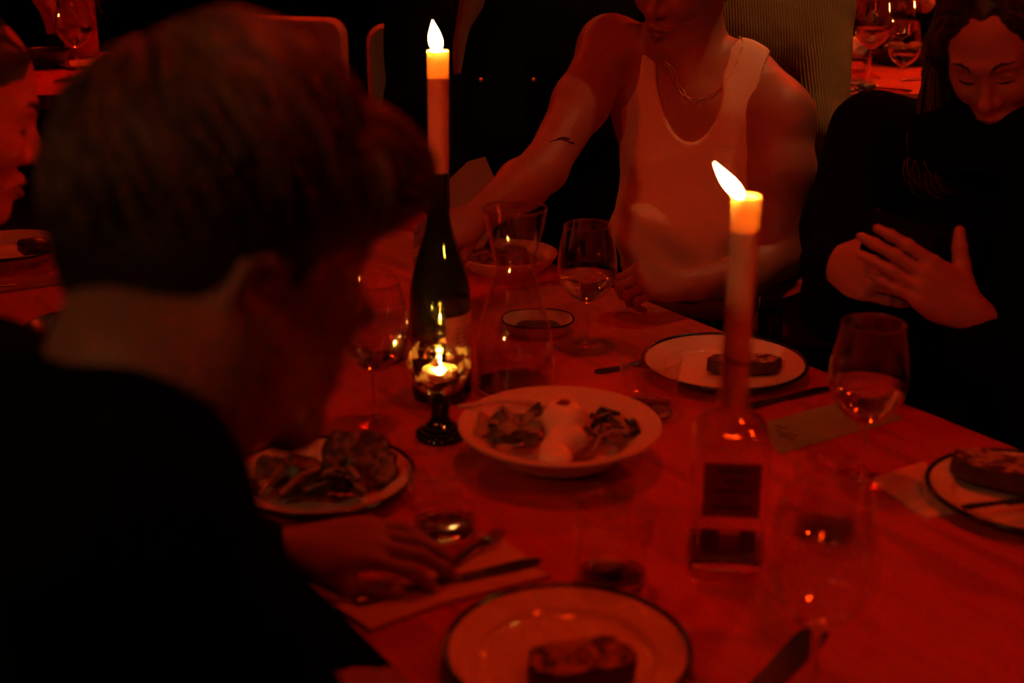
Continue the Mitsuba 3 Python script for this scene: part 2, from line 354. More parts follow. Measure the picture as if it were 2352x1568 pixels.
def wine_glass(c, label, s=1.0, fill=.30, wide=1.0, group=None, tilt=0):
    t = thing('wine_glass', label, 'wine glass', group)
    B = [(.0035, .083), (.012, .085), (.026, .094), (.038, .106), (.046, .121), (.050, .139), (.0495, .158), (.0465, .180), (.0425, .201), (.0395, .217)]
    B = bez(np.array([(x, 0, z) for x, z in B]), 5)[:, [0, 2]]*s; B[:, 0] *= wide
    part(t, 'bowl', lathe(B, 56, c), 'glass_sheet', True)
    part(t, 'inner_bowl', lathe(np.c_[np.maximum(B[2:, 0]-.0007*s, .001), B[2:, 1]+.0006*s*(B[2:, 1] < .12*s)], 56, c), 'glass_sheet', True)
    a = np.linspace(0, 2*np.pi, 57)
    part(t, 'rim', tube(np.stack([c[0]+B[-1, 0]*np.cos(a), c[1]+B[-1, 0]*np.sin(a), np.full(57, c[2]+B[-1, 1])], 1), .0009*s, 6, cap=False), 'glass_solid', True)
    st = [(0, .084), (.0042, .0835), (.0038, .06), (.0036, .03), (.0046, .012), (.0052, .0085), (0, .0085)]
    part(t, 'stem', lathe(np.array(st)*s, 24, c), 'glass_solid', 50)
    ft = [(0, .0105), (.0055, .0095), (.012, .0058), (.024, .0034), (.0345, .0024), (.035, .0013), (.034, .0005)]
    part(t, 'foot', lathe(np.array(ft)*s, 48, c), 'glass_sheet', 50)
    if fill:
        zt = (.088+fill*.129)*s
        q = B[B[:, 1] < zt]; rt = np.interp(zt, B[:, 1], B[:, 0])
        q = np.vstack([[0, q[0, 1]+.002*s], q[1:]*[1, 1]+[-.0016*s, .0010*s], [rt-.0016*s, zt], [0, zt]])
        m = lathe(q, 48, c)
        if trimesh.Trimesh(m.vertices, m.faces).volume < 0: m.invert()
        part(t, 'wine', m, 'water_body', 50)
    return t
Z0 = V(1, 1, 0)
def on(g, z=.7502): return V(g[0], g[1], z)
wine_glass(on(V(-0.1956, 1.74, 0.75)), 'wine glass with pale wine just right of the foreground diner\'s cheek', .99, .36)
wine_glass(on(V(0.1236, 2.066, 0.75)), 'wine glass of wine standing alone before the man in the tank top', .98, .33)
wine_glass(on(V(0.4537, 1.552, 0.75)), 'wine glass one third full at the right table edge, before the woman with the phone', 1.0, .36)
wine_glass(on(V(0.2856, 1.064, 0.75)), 'nearly empty wine glass nearest the camera at the lower right, bowl over the knife', 1.0, .0, 1.02)

def tumbler(c, r, h, label, water=.0, group=None):
    t = thing('water_tumbler', label, 'glass', group)
    prof = [(r*.86, .010), (r*.92, h*.35), (r*.965, h*.7), (r, h)]
    part(t, 'wall', lathe(prof, 56, c), 'glass_sheet', True)
    part(t, 'inner_wall', lathe([(r_-.0022, z_) for r_, z_ in prof[1:]], 56, c), 'glass_sheet', True)
    a = np.linspace(0, 2*np.pi, 57)
    part(t, 'rim', tube(np.stack([c[0]+r*np.cos(a), c[1]+r*np.sin(a), np.full(57, c[2]+h)], 1), .0009, 6, cap=False), 'glass_solid', True)
    b = lathe([(0, .0), (r*.74, 0), (r*.82, .002), (r*.858, .0095), (r*.8, .0125), (r*.5, .0095), (0, .0085)], 48, c)
    if trimesh.Trimesh(b.vertices, b.faces).volume < 0: b.invert()
    part(t, 'base', b, 'glass_solid', 40)
    if water:
        w = lathe([(0, .0132), (r*.84, .0132), (r*.90, water), (0, water)], 48, c)
        if trimesh.Trimesh(w.vertices, w.faces).volume < 0: w.invert()
        part(t, 'water', w, 'glass_sheet', 40)
    return t
tumbler(on(V(-0.0811, 1.415, 0.75)), .0445, .088, 'low water tumbler between the fingers of the resting hand and the salad bowl')
tumbler(on(V(0.1117, 1.291, 0.75)), .0465, .090, 'low water tumbler right behind the nearest plate')
tumbler(on(V(0.2025, 1.791, 0.75)), .0455, .082, 'low water tumbler between the salad bowl and the square bottle')
tumbler(on(V(0.3775, 1.409, 0.75)), .0425, .082, 'low water tumbler right of the square bottle, seen through the nearest wine glass')
tumbler(on(V(-0.2122, 2.019, 0.75)), .0450, .105, 'tall water tumbler behind the wine glass at the foreground diner\'s cheek', .07)

def carafe(c, label):
    t = thing('water_carafe', label, 'carafe')
    p = bez(np.array([(.0615, 0, .006), (.0625, 0, .03), (.060, 0, .07), (.050, 0, .12), (.036, 0, .168), (.0305, 0, .188), (.0335, 0, .215), (.042, 0, .25), (.0485, 0, .284)]), 8)[:, [0, 2]]
    part(t, 'wall', lathe(p, 64, c), 'glass_sheet', True)
    q = p.copy(); q[:, 0] -= .0024
    part(t, 'inner_wall', lathe(q, 64, c), 'glass_sheet', True)
    a = np.linspace(0, 2*np.pi, 65)
    part(t, 'rim', tube(np.stack([c[0]+.0475*np.cos(a), c[1]+.0475*np.sin(a), np.full(65, c[2]+.2845)], 1), .0014, 6, cap=False), 'glass_solid', True)
    b = lathe([(0, 0), (.055, 0), (.0605, .003), (.0605, .008), (.05, .0095), (0, .0085)], 48, c)
    if trimesh.Trimesh(b.vertices, b.faces).volume < 0: b.invert()
    part(t, 'base', b, 'glass_solid', 40)
    w = lathe([(0, .0105), (.0555, .0105), (.0590, .03), (.0585, .043), (0, .043)], 48, c)
    if trimesh.Trimesh(w.vertices, w.faces).volume < 0: w.invert()
    part(t, 'water', w, 'glass_sheet', 40)
carafe(on(V(0.004, 1.886, 0.75)), 'hourglass glass carafe with a little water beside the wine bottle')

def flame(t, base, h, r, lean, L=300.):
    n, m = 20, 22; z = np.linspace(0, 1, m)
    rad = r*np.sin(np.pi*np.clip(z, 0, 1)**.80)*(1-.25*z)*1.2; rad[0] = rad[-1] = 1e-5
    a = np.linspace(0, 2*np.pi, n, endpoint=False); v, col = [], []
    for i in range(m):
        cx = np.asarray(lean)*h*(z[i]**1.15)
        for k in a:
            v.append([base[0]+cx[0]+rad[i]*math.cos(k), base[1]+cx[1]+rad[i]*math.sin(k), base[2]+h*z[i]])
            s = np.clip((z[i]-.02)/.3, .0, 1)
            col.append(np.array([1, .40+.1*s, .03+.03*s])*L*DIM*(.04+.96*s))
    f = []
    for i in range(m-1):
        for k in range(n):
            k2 = (k+1) % n; f += [[i*n+k, i*n+k2, (i+1)*n+k2], [i*n+k, (i+1)*n+k2, (i+1)*n+k]]
    scene[t+'__flame'] = mikit.ply((np.array(v), np.array(f)), 'wick_black', True, color=np.array(col), emitter={'type': 'area', 'radiance': VC, 'sampling_weight': 2.0})
def candle(base, h, r, label, lean, fh=.036, tilt=(0, 0), L=300.):
    t = thing('taper_candle', label, 'candle')
    c = np.asarray(base, float)
    sh = lambda m: trimesh.Trimesh(m.vertices+np.stack([(m.vertices[:, 2]-c[2])*tilt[0], (m.vertices[:, 2]-c[2])*tilt[1], 0*m.vertices[:, 2]], 1), m.faces, process=False)
    hb = h-.036
    part(t, 'wax', sh(lathe([(0, 0), (r*.8, 0), (r*.97, h*.25), (r, h*.6), (r*1.0, hb), (r*.9, hb+.0005), (r*.6, hb-.001), (0, hb-.0015)], 40, c)), 'wax', 40)
    part(t, 'melted_rim', sh(lathe([(r*1.0, hb-.0005), (r*1.0, hb+.012), (r*1.0, hb+.024), (r*1.03, hb+.0358), (r*1.02, hb+.0366), (r*.98, hb+.0358)], 40, c)), 'wax_thin', True, label='thin glowing wax rim')
    tip = c+V(tilt[0]*h, tilt[1]*h, hb-.002)
    wk = tip+V(lean[0]*.008, lean[1]*.008, .041)
    part(t, 'wick', tube(bez([tip, tip+V(0, 0, .030), wk], 5), [.0011]*11, 6), 'wick_black')
    flame(t, wk-V(0, 0, .007), fh, fh*.19, lean, L)
    return t

def wine_bottle(c, label):
    t = thing('wine_bottle', label, 'bottle')
    p = bez(np.array([(.040, 0, 0), (.0445, 0, .006), (.0455, 0, .03), (.0455, 0, .150), (.043, 0, .180), (.034, 0, .215), (.0235, 0, .248), (.0175, 0, .275), (.0158, 0, .300), (.0155, 0, .332)]), 8)[:, [0, 2]]
    p = np.vstack([[0, 0], p, [.0168, .334], [.0168, .345], [.0135, .346], [.0130, .30], [0, .30]])
    part(t, 'body', lathe(p, 64, c), 'dark_glass', 40)
    part(t, 'label', lathe([(.0459, .055), (.0461, .0555), (.0461, .1385), (.0459, .139)], 40, c, arc=(-1.35, .55)), 'paper_label', True, label='pale paper label')
    lines = []
    for k, z in enumerate(np.linspace(.118, .070, 8)):
        for a0 in (-1.0, -.75, -.5, -.25, 0, .2):
            lines.append(lathe([(.0463, z), (.0463, z+.0022)], 4, c, arc=(a0, a0+.12+.06*((k*7+int(a0*20)) % 3))))
    part(t, 'lettering', join(lines), {'type': 'twosided', 'bsdf': {'type': 'diffuse', 'reflectance': rgb((.3, .17, .11))}}, True, kind='stuff')
P_BOT_W = V(-.107, 1.852, .7502)
wine_bottle(P_BOT_W, 'dark wine bottle used as a candle holder, beside the carafe')
candle(P_BOT_W+V(.001, 0, .3015), .215, .0148, 'lit white taper candle stuck in the dark wine bottle', (-.12, 0), .046, (.012, 0), 900.)

def square_bottle(c, ang, label):
    t = thing('square_bottle', label, 'bottle')
    import shapely
    def ring(w, r, n=40):
        g = np.array(shapely.box(-w, -w, w, w).buffer(-min(r, w*.999)).buffer(min(r, w*.999), quad_segs=8).exterior.segmentize(.004).coords)[:-1]
        th = np.linspace(0, 2*np.pi, n, endpoint=False); an = np.arctan2(g[:, 1], g[:, 0]); rr = np.linalg.norm(g, axis=1)
        o = np.argsort(an); rad = np.interp(th, an[o], rr[o], period=2*np.pi)
        return np.stack([rad*np.cos(th), rad*np.sin(th)], 1)
    def loft(layers, close=False):
        n = 40; vs = [np.c_[ring(w, r), np.full(n, z)] for z, w, r in layers]; f = []
        for k in range(len(vs)-1):
            for i in range(n):
                j = (i+1) % n; f += [[k*n+i, k*n+j, (k+1)*n+j], [k*n+i, (k+1)*n+j, (k+1)*n+i]]
        v = np.vstack(vs)
        if close:
            a, b = len(v), len(v)+1; v = np.vstack([v, [[0, 0, layers[0][0]]], [[0, 0, layers[-1][0]]]]); e = (len(vs)-1)*n
            for i in range(n):
                j = (i+1) % n; f += [[j, i, a], [e+i, e+j, b]]
        return xf(trimesh.Trimesh(v, np.array(f), process=False), rotz(ang), c)
    out = [(.012, .0425, .012), (.02, .0435, .012), (.10, .0440, .012), (.150, .0435, .014), (.163, .040, .018), (.173, .031, .020), (.181, .0225, .022), (.19, .019, .019), (.22, .0178, .0178), (.255, .0172, .0172), (.257, .0195, .0195), (.266, .0195, .0195), (.268, .0182, .0182)]
    part(t, 'wall', loft(out), 'glass_sheet', 35)
    part(t, 'inner_wall', loft([(z+.001, w-.003, max(r-.003, .004)) for z, w, r in out[:10]]), 'glass_sheet', 35)
    part(t, 'base', loft([(0, .038, .01), (.002, .041, .012), (.0118, .0424, .012)], True), 'glass_solid', 35)
    def panel(x0, x1, z0, z1, m, nm, lab=None, y=-.0444):
        b = xf(trimesh.creation.box((x1-x0, .0006, z1-z0)), None, ((x0+x1)/2, y, (z0+z1)/2))
        part(t, nm, xf(b, rotz(ang), c), m, False, label=lab)
    mat('bottle_print', pr((.17, .05, .04), .6, .3)); mat('bottle_ink', pr((.07, .025, .02), .6, .2))
    panel(-.031, .032, .072, .137, 'bottle_print', 'label', 'dark printed label')
    for z, a, b in ((.128, -.016, .02), (.116, -.008, .014), (.104, -.02, .022), (.093, -.012, .01), (.084, -.022, .024)):
        panel(a, b, z-.0028, z+.0028, 'bottle_ink', 'print_line', y=-.0449)
    panel(-.031, -.011, .028, .056, 'bottle_ink', 'stamp', 'small dark printed square')
    panel(.012, .030, .028, .056, 'bottle_ink', 'stamp', 'small dark printed square')
P_SQ = V(.247, 1.352, .7502)
square_bottle(P_SQ, -.10, 'clear square glass bottle with a dark label used as a candle holder')
candle(P_SQ+V(0, 0, .188), .238, .0150, 'lit white taper candle in the clear square bottle', (-.76, 0), .040, (.004, 0), 900.)

def tealight_holder(c, label):
    t = thing('candle_goblet', label, 'candle holder')
    part(t, 'foot', lathe([(0, 0), (.034, 0), (.0355, .004), (.034, .008), (.022, .016), (.014, .028), (.0125, .04), (.016, .05), (.013, .058), (.012, .064), (0, .066)], 48, c), 'dark_glass', 40, label='dark flared foot')
    ring = []
    for k in range(26):
        a = 2*np.pi*k/26
        for q, (rr, zz) in enumerate(((.0345, .0085), (.028, .0125), (.021, .018))):
            ring.append(xf(trimesh.creation.icosphere(1, .0016), None, c+V(rr*math.cos(a), rr*math.sin(a), zz)))
    part(t, 'beading', join(ring), 'steel_dark', True, kind='stuff')
    prof = bez(np.array([(.006, 0, .066), (.025, 0, .072), (.038, 0, .086), (.0445, 0, .106), (.0435, 0, .126), (.036, 0, .142)]), 6)[:, [0, 2]]
    part(t, 'bowl', lathe(prof, 56, c), 'glass_sheet', True)
    rim = np.linspace(0, 2*np.pi, 57)
    part(t, 'rim', tube(np.stack([c[0]+.036*np.cos(rim), c[1]+.036*np.sin(rim), np.full(57, c[2]+.142)], 1), .0012, 6, cap=False), 'glass_solid', True)
    rng = np.random.default_rng(5)
    for k in range(34):   # frosted gold petals on the glass
        a = rng.uniform(0, 2*np.pi); z = .080+.050*((k*.618) % 1); r0 = rng.uniform(.0045, .0085)
        th = np.linspace(0, 2*np.pi, 10, endpoint=False); rr = r0*(1+.3*np.sin(3*th+k))
        zz = z+rr*np.sin(th)*.9; R = np.interp(zz, prof[:, 1], prof[:, 0])-.0007; aa = a+rr*np.cos(th)/.042
        v = np.stack([R*np.cos(aa), R*np.sin(aa), zz], 1)+c
        Rc = np.interp(z, prof[:, 1], prof[:, 0])-.0007
        v = np.vstack([v, c+V(Rc*math.cos(a), Rc*math.sin(a), z)])
        part(t, 'petal', trimesh.Trimesh(v, [[i, (i+1) % 10, 10] for i in range(10)], process=False), 'gold_frost', True)
    tl = thing('tealight', 'lit tealight candle burning inside the patterned goblet', 'candle')
    b = c+V(0, 0, .0885)
    part(tl, 'cup', lathe([(.010, .0015), (.0215, .0015), (.0228, .003), (.0240, .0140), (.0236, .0142)], 40, b), 'wax_thin', True, label='translucent cup')
    part(tl, 'wax', lathe([(0, .0085), (.0224, .0085), (.0232, .0132), (.016, .0128), (0, .0124)], 40, b), 'wax', 40)
    part(tl, 'wick', tube([b+V(0, 0, .012), b+V(.0005, 0, .018)], .0008, 6), 'wick_black')
    flame(tl, b+V(0, 0, .0125), .014, .0035, (.02, 0), 3000.)
tealight_holder(on(V(-0.1009, 1.696, 0.75)), 'small goblet candle holder with frosted petals and dark foot, in front of the wine bottle')

# cutlery and papers
def knife(p0, p1, label, m='steel_dark', w=.019, blade=.52, z=.0006, name='table_knife'):
    p0, p1 = np.asarray(p0, float), np.asarray(p1, float); L = np.linalg.norm((p1-p0)[:2]); a = math.atan2(p1[1]-p0[1], p1[0]-p0[0])
    t = thing(name, label, 'knife')
    R = rotz(a); b0 = L*(1-blade)
    pol = [(b0, -w*.32), (L*.86, -w*.5), (L*.97, -w*.42), (L, -w*.1), (L*.985, w*.25), (L*.9, w*.5), (b0, w*.42)]
    dz = (p1[2]-p0[2])/L
    def put(mm):
        mm = mm.copy(); vv = mm.vertices.copy(); vv[:, 2] += vv[:, 0]*dz; mm.vertices = vv; return xf(mm, R, p0+V(0, 0, z))
    part(t, 'blade', put(slab(pol, .0005, .0027)), m, False)
    hn = tube([(0, 0, .004), (L*.08, 0, .0042), (b0*.6, 0, .0036), (b0, 0, .0026)], [w*.34, w*.36, w*.30, w*.24], 10)
    vv = hn.vertices.copy(); vv[:, 2] = .0035+(vv[:, 2]-.0035)*.55; hn.vertices = vv
    part(t, 'handle', put(hn), m)
    return t
def fork(p0, p1, label):
    p0, p1 = np.asarray(p0, float), np.asarray(p1, float); L = np.linalg.norm((p1-p0)[:2]); a = math.atan2(p1[1]-p0[1], p1[0]-p0[0]); R = rotz(a); t = thing('table_fork', label, 'fork')
    put = lambda mm: xf(mm, R, p0+V(0, 0, .0008))
    hd = tube([(0, 0, .003), (L*.3, 0, .0035), (L*.62, 0, .006), (L*.72, 0, .0045)], [.006, .0045, .003, .007], 10); part(t, 'handle', put(hd), 'steel_dark')
    for k in range(4):
        y = (k-1.5)*.0052; part(t, 'tine', put(tube([(L*.70, y, .0045), (L*.85, y, .003), (L, y*.9, .006)], [.0018, .0015, .0008], 6)), 'steel_dark')
TT = .7502
knife(on(V(0.2112, 1.986, 0.75)), on(V(0.1332, 1.947, 0.75)), 'small dark knife lying left of the far plate, behind a tumbler')
knife(on(V(0.3488, 1.797, 0.75)), on(V(0.4907, 1.88, 0.75)), 'dark knife lying between the far plate and the menu sheet')
knife(on(V(0.1895, 1.011, 0.75)), on(V(0.3232, 1.192, 0.75)), 'large black knife with rounded tip at the bottom right corner', 'knife_black', .031, .72)
knife(V(0.5434, 1.415, 0.776), V(0.6532, 1.446, 0.776), 'dark knife resting across the plate at the right edge', 'knife_black', .016, .5)
def sheet(pts, label, name, m, th=.0006, cat='paper', z=TT):
    return solo(name, slab([p[:2] for p in pts], z, z+th), m, label, cat, smooth=False)
menu = thing('menu_sheet', 'beige paper sheet with dark scribbles under the right wine glass', 'paper')
part(menu, 'sheet', slab([V(0.3547, 1.74, 0.75)[:2], V(0.5377, 1.853, 0.75)[:2], V(0.5733, 1.761, 0.75)[:2], V(0.3647, 1.635, 0.75)[:2]], TT, TT+.0005), 'menu_paper', False)
for a, b in (((1788,968),(1812,985)), ((1800,985),(1838,1003)), ((1795,995),(1822,1008))):
    pass
mk = [tube([V(0.3772, 1.716, 0.75)+V(0,0,.0012), V(0.3856, 1.705, 0.75)+V(0,0,.0012), V(0.4035, 1.696, 0.75)+V(0,0,.0012)], .0009, 5), tube([V(0.3761, 1.7, 0.75)+V(0,0,.0012), V(0.3869, 1.693, 0.75)+V(0,0,.0012), V(0.3949, 1.684, 0.75)+V(0,0,.0012)], .0009, 5), tube([V(0.3796, 1.732, 0.75)+V(0,0,.0012), V(0.3928, 1.722, 0.75)+V(0,0,.0012)], .0008, 5)]
for m_ in mk: part(menu, 'pen_stroke', m_, 'ink')
nap = thing('paper_napkin', 'folded pale napkin sticking out under the right hand plate', 'napkin')
part(nap, 'fold', slab([V(0.4626, 1.547, 0.75)[:2], V(0.5533, 1.604, 0.75)[:2], V(0.5841, 1.469, 0.75)[:2], V(0.51, 1.443, 0.75)[:2]], TT, TT+.004), 'card_white', False)
cf = thing('cloth_napkin', 'long folded napkin beneath the hand and knife, left of the nearest plate', 'napkin')
part(cf, 'fold', slab([V(-0.1905, 1.231, 0.75)[:2], V(0.002, 1.336, 0.75)[:2], V(0.0421, 1.297, 0.75)[:2], V(-0.0781, 1.236, 0.75)[:2], V(-0.1481, 1.184, 0.75)[:2]], TT, TT+.006), 'napkin_cloth', False)
part(cf, 'under_fold', slab([V(-0.178, 1.245, 0.75)[:2], V(-0.0135, 1.389, 0.75)[:2], V(0.0294, 1.326, 0.75)[:2], V(-0.1511, 1.214, 0.75)[:2]], TT, TT+.003), 'napkin_cloth', False)
knife(V(-0.167, 1.231, 0.75)+V(0,0,.0068), V(0.0334, 1.326, 0.75)+V(0,0,.0068), 'dark table knife lying on the napkin under the hand', 'steel_dark', .018, .45)
fork(V(-0.0813, 1.297, 0.75)+V(0,0,.007), V(-0.0109, 1.391, 0.75)+V(0,0,.005), 'dark fork beside the low tumbler, handle under the fingers')

# left far end of the table
P_BLK = V(-.715, 2.07, .7502)
bt = thing('black_dish', 'black round dish at the left table edge behind the foreground shoulder', 'dish')
part(bt, 'body', lathe([(0, .006), (.06, .006), (.085, .02), (.098, .040), (.1, .041), (.101, .039), (.09, .018), (.065, 0), (0, 0)], 64, P_BLK), 'dark_ceramic')
knife(V(-1.043, 2.381, 0.75), V(-0.8764, 2.456, 0.75), 'long knife lying on the table below the left woman\'s plate', 'steel', .02, .5)
nl = thing('linen_napkin', 'dark napkin with a pale hem lying before the left woman\'s plate', 'napkin')
part(nl, 'cloth', slab([V(-1.056, 2.332, 0.75)[:2], V(-0.8556, 2.444, 0.75)[:2], V(-0.8726, 2.498, 0.75)[:2], V(-1.102, 2.444, 0.75)[:2]], TT, TT+.004), 'fabric_brown', False)

# dishes behind the bottle
P_SH = V(on(V(-0.0098, 2.561, 0.75))[0], on(V(-0.0098, 2.561, 0.75))[1], TT)
sd = thing('sharing_dish', 'round pale dish of food behind the carafe that the man reaches into', 'dish')
part(sd, 'body', lathe([(0, .008), (.075, .008), (.09, .016), (.1, .03), (.102, .031), (.103, .028), (.094, .014), (.08, 0), (0, 0)], 72, P_SH), 'stoneware')
def tray(c, ang, lx, ly, label):
    import shapely
    t = thing('enamel_tray', label, 'dish')
    def ring(o, z):
        g = shapely.box(-lx/2, -ly/2, lx/2, ly/2).buffer(-.03).buffer(.03+o, quad_segs=8).exterior
        return np.c_[np.array([g.interpolate(q, True).coords[0] for q in np.linspace(0, 1, 64, endpoint=False)]), np.full(64, z)]
    rings = [ring(-.006, 0), ring(0, .001), ring(.012, .022), ring(.015, .024), ring(.012, .025), ring(-.004, .005), ring(-.01, .004)]
    v = np.vstack(rings+[[[0, 0, 0]], [[0, 0, .004]]]); f = []
    for k in range(6):
        for i in range(64):
            j = (i+1) % 64; f += [[k*64+i, k*64+j, (k+1)*64+j], [k*64+i, (k+1)*64+j, (k+1)*64+i]]
    for i in range(64):
        j = (i+1) % 64; f += [[j, i, 448], [384+i, 384+j, 449]]
    tm = trimesh.Trimesh(v, np.array(f), process=False)
    if tm.volume < 0: tm.invert()
    part(t, 'body', xf(tm, rotz(ang), c), 'stoneware')
    g = ring(.0145, .0245); g = np.vstack([g, g[:1]])
    part(t, 'rim', xf(tube(g, .002, 6, cap=False), rotz(ang), c), 'enamel_black', True, label='black rim')
    part(t, 'filling', xf(rbox(lx*.8, ly*.7, .008, .02), rotz(ang), np.asarray(c)+V(0, 0, .006)), 'meat_dark')
tray(on(V(0.0447, 2.152, 0.75)), .0, .095, .07, 'small rimmed oblong dish seen through the carafe')

# ------------------------------------------------------------------ food
def lump(c, r, seed, amp=.25, sub=3, freq=60):
    m = trimesh.creation.icosphere(sub, 1.0); v = m.vertices*np.asarray(r)
    n = fbm(m.vertices*1.7+seed*7.3, 3, seed)-.5
    return trimesh.Trimesh(v*(1+amp*2*n)[:, None]+np.asarray(c), m.faces, process=False)
def bread(c, R, L, W, H, seed, label, top='crumb', name='bread_slice'):
    """A slice: crust body with a rough crumb face on top."""
    t = thing(name, label, 'bread'); rng = np.random.default_rng(seed)
    th = np.linspace(0, 2*np.pi, 28, endpoint=False)
    sup = (np.abs(np.cos(th))**3+np.abs(np.sin(th))**3)**(-1/3)*(1+.06*np.sin(2*th+seed)+.04*rng.normal(size=28))
    p = np.stack([L/2*sup*np.cos(th), W/2*sup*np.sin(th)], 1)
    rings = []
    for z, s in ((0, .93), (H*.15, 1), (H*.8, 1.0), (H, .97)): rings.append(np.c_[p*s, np.full(28, z)+rng.normal(size=28)*H*.04])
    v = np.vstack(rings+[[[0, 0, 0]], [[0, 0, H*.95]]]); f = []
    for k in range(3):
        for i in range(28):
            j = (i+1) % 28; f += [[k*28+i, k*28+j, (k+1)*28+j], [k*28+i, (k+1)*28+j, (k+1)*28+i]]
    for i in range(28):
        j = (i+1) % 28; f += [[j, i, 112], [84+i, 84+j, 113]]
    part(t, 'crust', xf(trimesh.Trimesh(v, np.array(f), process=False), R, c), 'crust', 35)
    n = 24; q = [[0, 0]]; rr = np.linspace(.12, .94, 8)
    for r_ in rr: q += list(p*r_)
    q = np.array(q); z = H*.97+(fbm(np.c_[q*90, np.full(len(q), seed)], 3, seed)-.38)*H*.5
    vv = np.c_[q, z]; ff = []
    for i in range(28): ff.append([0, 1+i, 1+(i+1) % 28])
    for k in range(7):
        for i in range(28):
            a, b = 1+k*28+i, 1+k*28+(i+1) % 28; ff += [[a, a+28, b+28], [a, b+28, b]]
    part(t, 'crumb', xf(trimesh.Trimesh(vv, np.array(ff), process=False), R, c), top, True)
    return t
def leaf(c, L, W, yaw, lift, seed, m, label, group, curl=.5, name='salad_leaf'):
    """A curled, crinkled leaf with a stalk."""
    t = thing(name, label, 'leaf', group); rng = np.random.default_rng(seed); n, k = 16, 9
    u = np.linspace(0, 1, n); w = np.linspace(-1, 1, k)
    wid = W/2*np.sin(np.pi*np.clip(u*.93+.05, 0, 1))**.65*(1+.12*np.sin(u*17+seed))
    X = np.repeat(u*L, k); Y = (wid[:, None]*w[None]).ravel(); U_ = np.repeat(u, k); W_ = np.tile(w, n)
    Z = lift*L*(U_-curl*U_**2.2)*1.3+W*.35*(np.abs(W_)**1.6)*(.4+.3*np.sin(seed))+W*.22*np.sin(9*U_+4*W_+seed)*np.abs(W_)
    v = np.stack([X-L*.4, Y, Z], 1) @ rotz(yaw).T+np.asarray(c); f = []
    for i in range(n-1):
        for j in range(k-1): a = i*k+j; f += [[a, a+1, a+k+1], [a, a+k+1, a+k]]
    key = part(t, 'blade', trimesh.Trimesh(v, np.array(f), process=False), m, True)
    mid = v.reshape(n, k, 3)[:, k//2]+V(0, 0, .0012)
    part(t, 'stalk', tube(mid[:14], np.linspace(.0028, .0008, 14), 6), 'stalk', True)
    return t
# salad bowl
B = P_BOWL
bc = B+V(.010, .012, .030)
f_ = Field(B+V(-.06, -.18, -.02), B+V(.08, .08, .10), .003)
f_.ell(V(0.071, 1.61, 0.8072), (.034, .033, .032)); f_.ell(V(0.0648, 1.564, 0.7972), (.022, .022, .020), None, .02); f_.ell(V(0.0555, 1.522, 0.7988), (.022, .020, .012), None, .015); f_.ball(V(0.0484, 1.548, 0.7979), .013, .01)
f_.ball(V(0.0878, 1.57, 0.8005), .012, .012)
mb = f_.mesh(4); mb.vertices += mb.vertex_normals*((fbm(mb.vertices*55, 3, 2)-.5)*.005)[:, None]
bu = thing('burrata', 'torn white burrata running over the front rim of the salad bowl', 'cheese')
part(bu, 'cheese', mb, 'burrata_white', True)
part(bu, 'jam_dot', lump(V(0.0688, 1.609, 0.8362), (.010, .009, .005), 3), 'jam_red', True, label='dark red dot on top')
rng = np.random.default_rng(11)
for k in range(7):
    a = rng.uniform(0, 6.3); o = V(-.062+.028*math.cos(a)*rng.uniform(.3, 1.3), -.012+.032*math.sin(a), .036+.006*k/3)
    leaf(B+o, rng.uniform(.05, .075), rng.uniform(.026, .042), rng.uniform(0, 6.3), rng.uniform(.15, .5), 20+k, 'leaf_pale' if k in (1, 4, 6) else 'leaf_green', 'curled lettuce leaf on the left of the burrata in the bowl', 'lettuce leaves left of the burrata')
for k in range(6):
    a = rng.uniform(0, 6.3); o = V(.064+.026*math.cos(a), -.006+.036*math.sin(a), .034+.005*k/2)
    leaf(B+o, rng.uniform(.05, .07), rng.uniform(.025, .038), rng.uniform(0, 6.3), rng.uniform(.15, .5), 40+k, 'leaf_dark', 'dark crinkled leaf on the right of the burrata in the bowl', 'dark leaves right of the burrata')
for k, (x, y, a) in enumerate(((.055, -.02, .6), (.07, -.035, .2), (.05, -.06, 1.2), (.082, .0, 2.0))):
    p = B+V(x, y, .052); d = V(math.cos(a), math.sin(a), .1)*.02
    solo('pink_stalk', tube(bez([p-d, p+V(0, 0, .006), p+d], 5), .0032, 7), 'stalk', 'short pale stalk among the dark leaves in the bowl', 'vegetable', 'stalks among the dark leaves')
for k, (x, y, a) in enumerate(((-.105, .012, .3), (-.098, -.010, -.4))):
    solo('cucumber_slice', xf(rbox(.052, .016, .007, .006), rotz(a+1.3)@np.array([[1, 0, 0], [0, .8, -.6], [0, .6, .8]]), B+V(x, y, .049)), 'leaf_pale', 'pale cucumber slice at the left rim of the salad bowl', 'vegetable', 'cucumber slices in the bowl')
# spoon on the bowl rim
sp = thing('serving_spoon', 'pale serving spoon lying on the back left rim of the salad bowl', 'spoon')
q0, q1 = B+V(-.118, .055, .0585), B+V(-.035, .078, .054)
part(sp, 'handle', tube(bez([q0-V(.02, .01, -.001), q0, B+V(-.08, .068, .059), q1], 6), .003, 8), 'stoneware')
part(sp, 'bowl', lump(q1+V(.018, .003, -.002), (.024, .014, .004), 2, .05), 'stoneware', True)
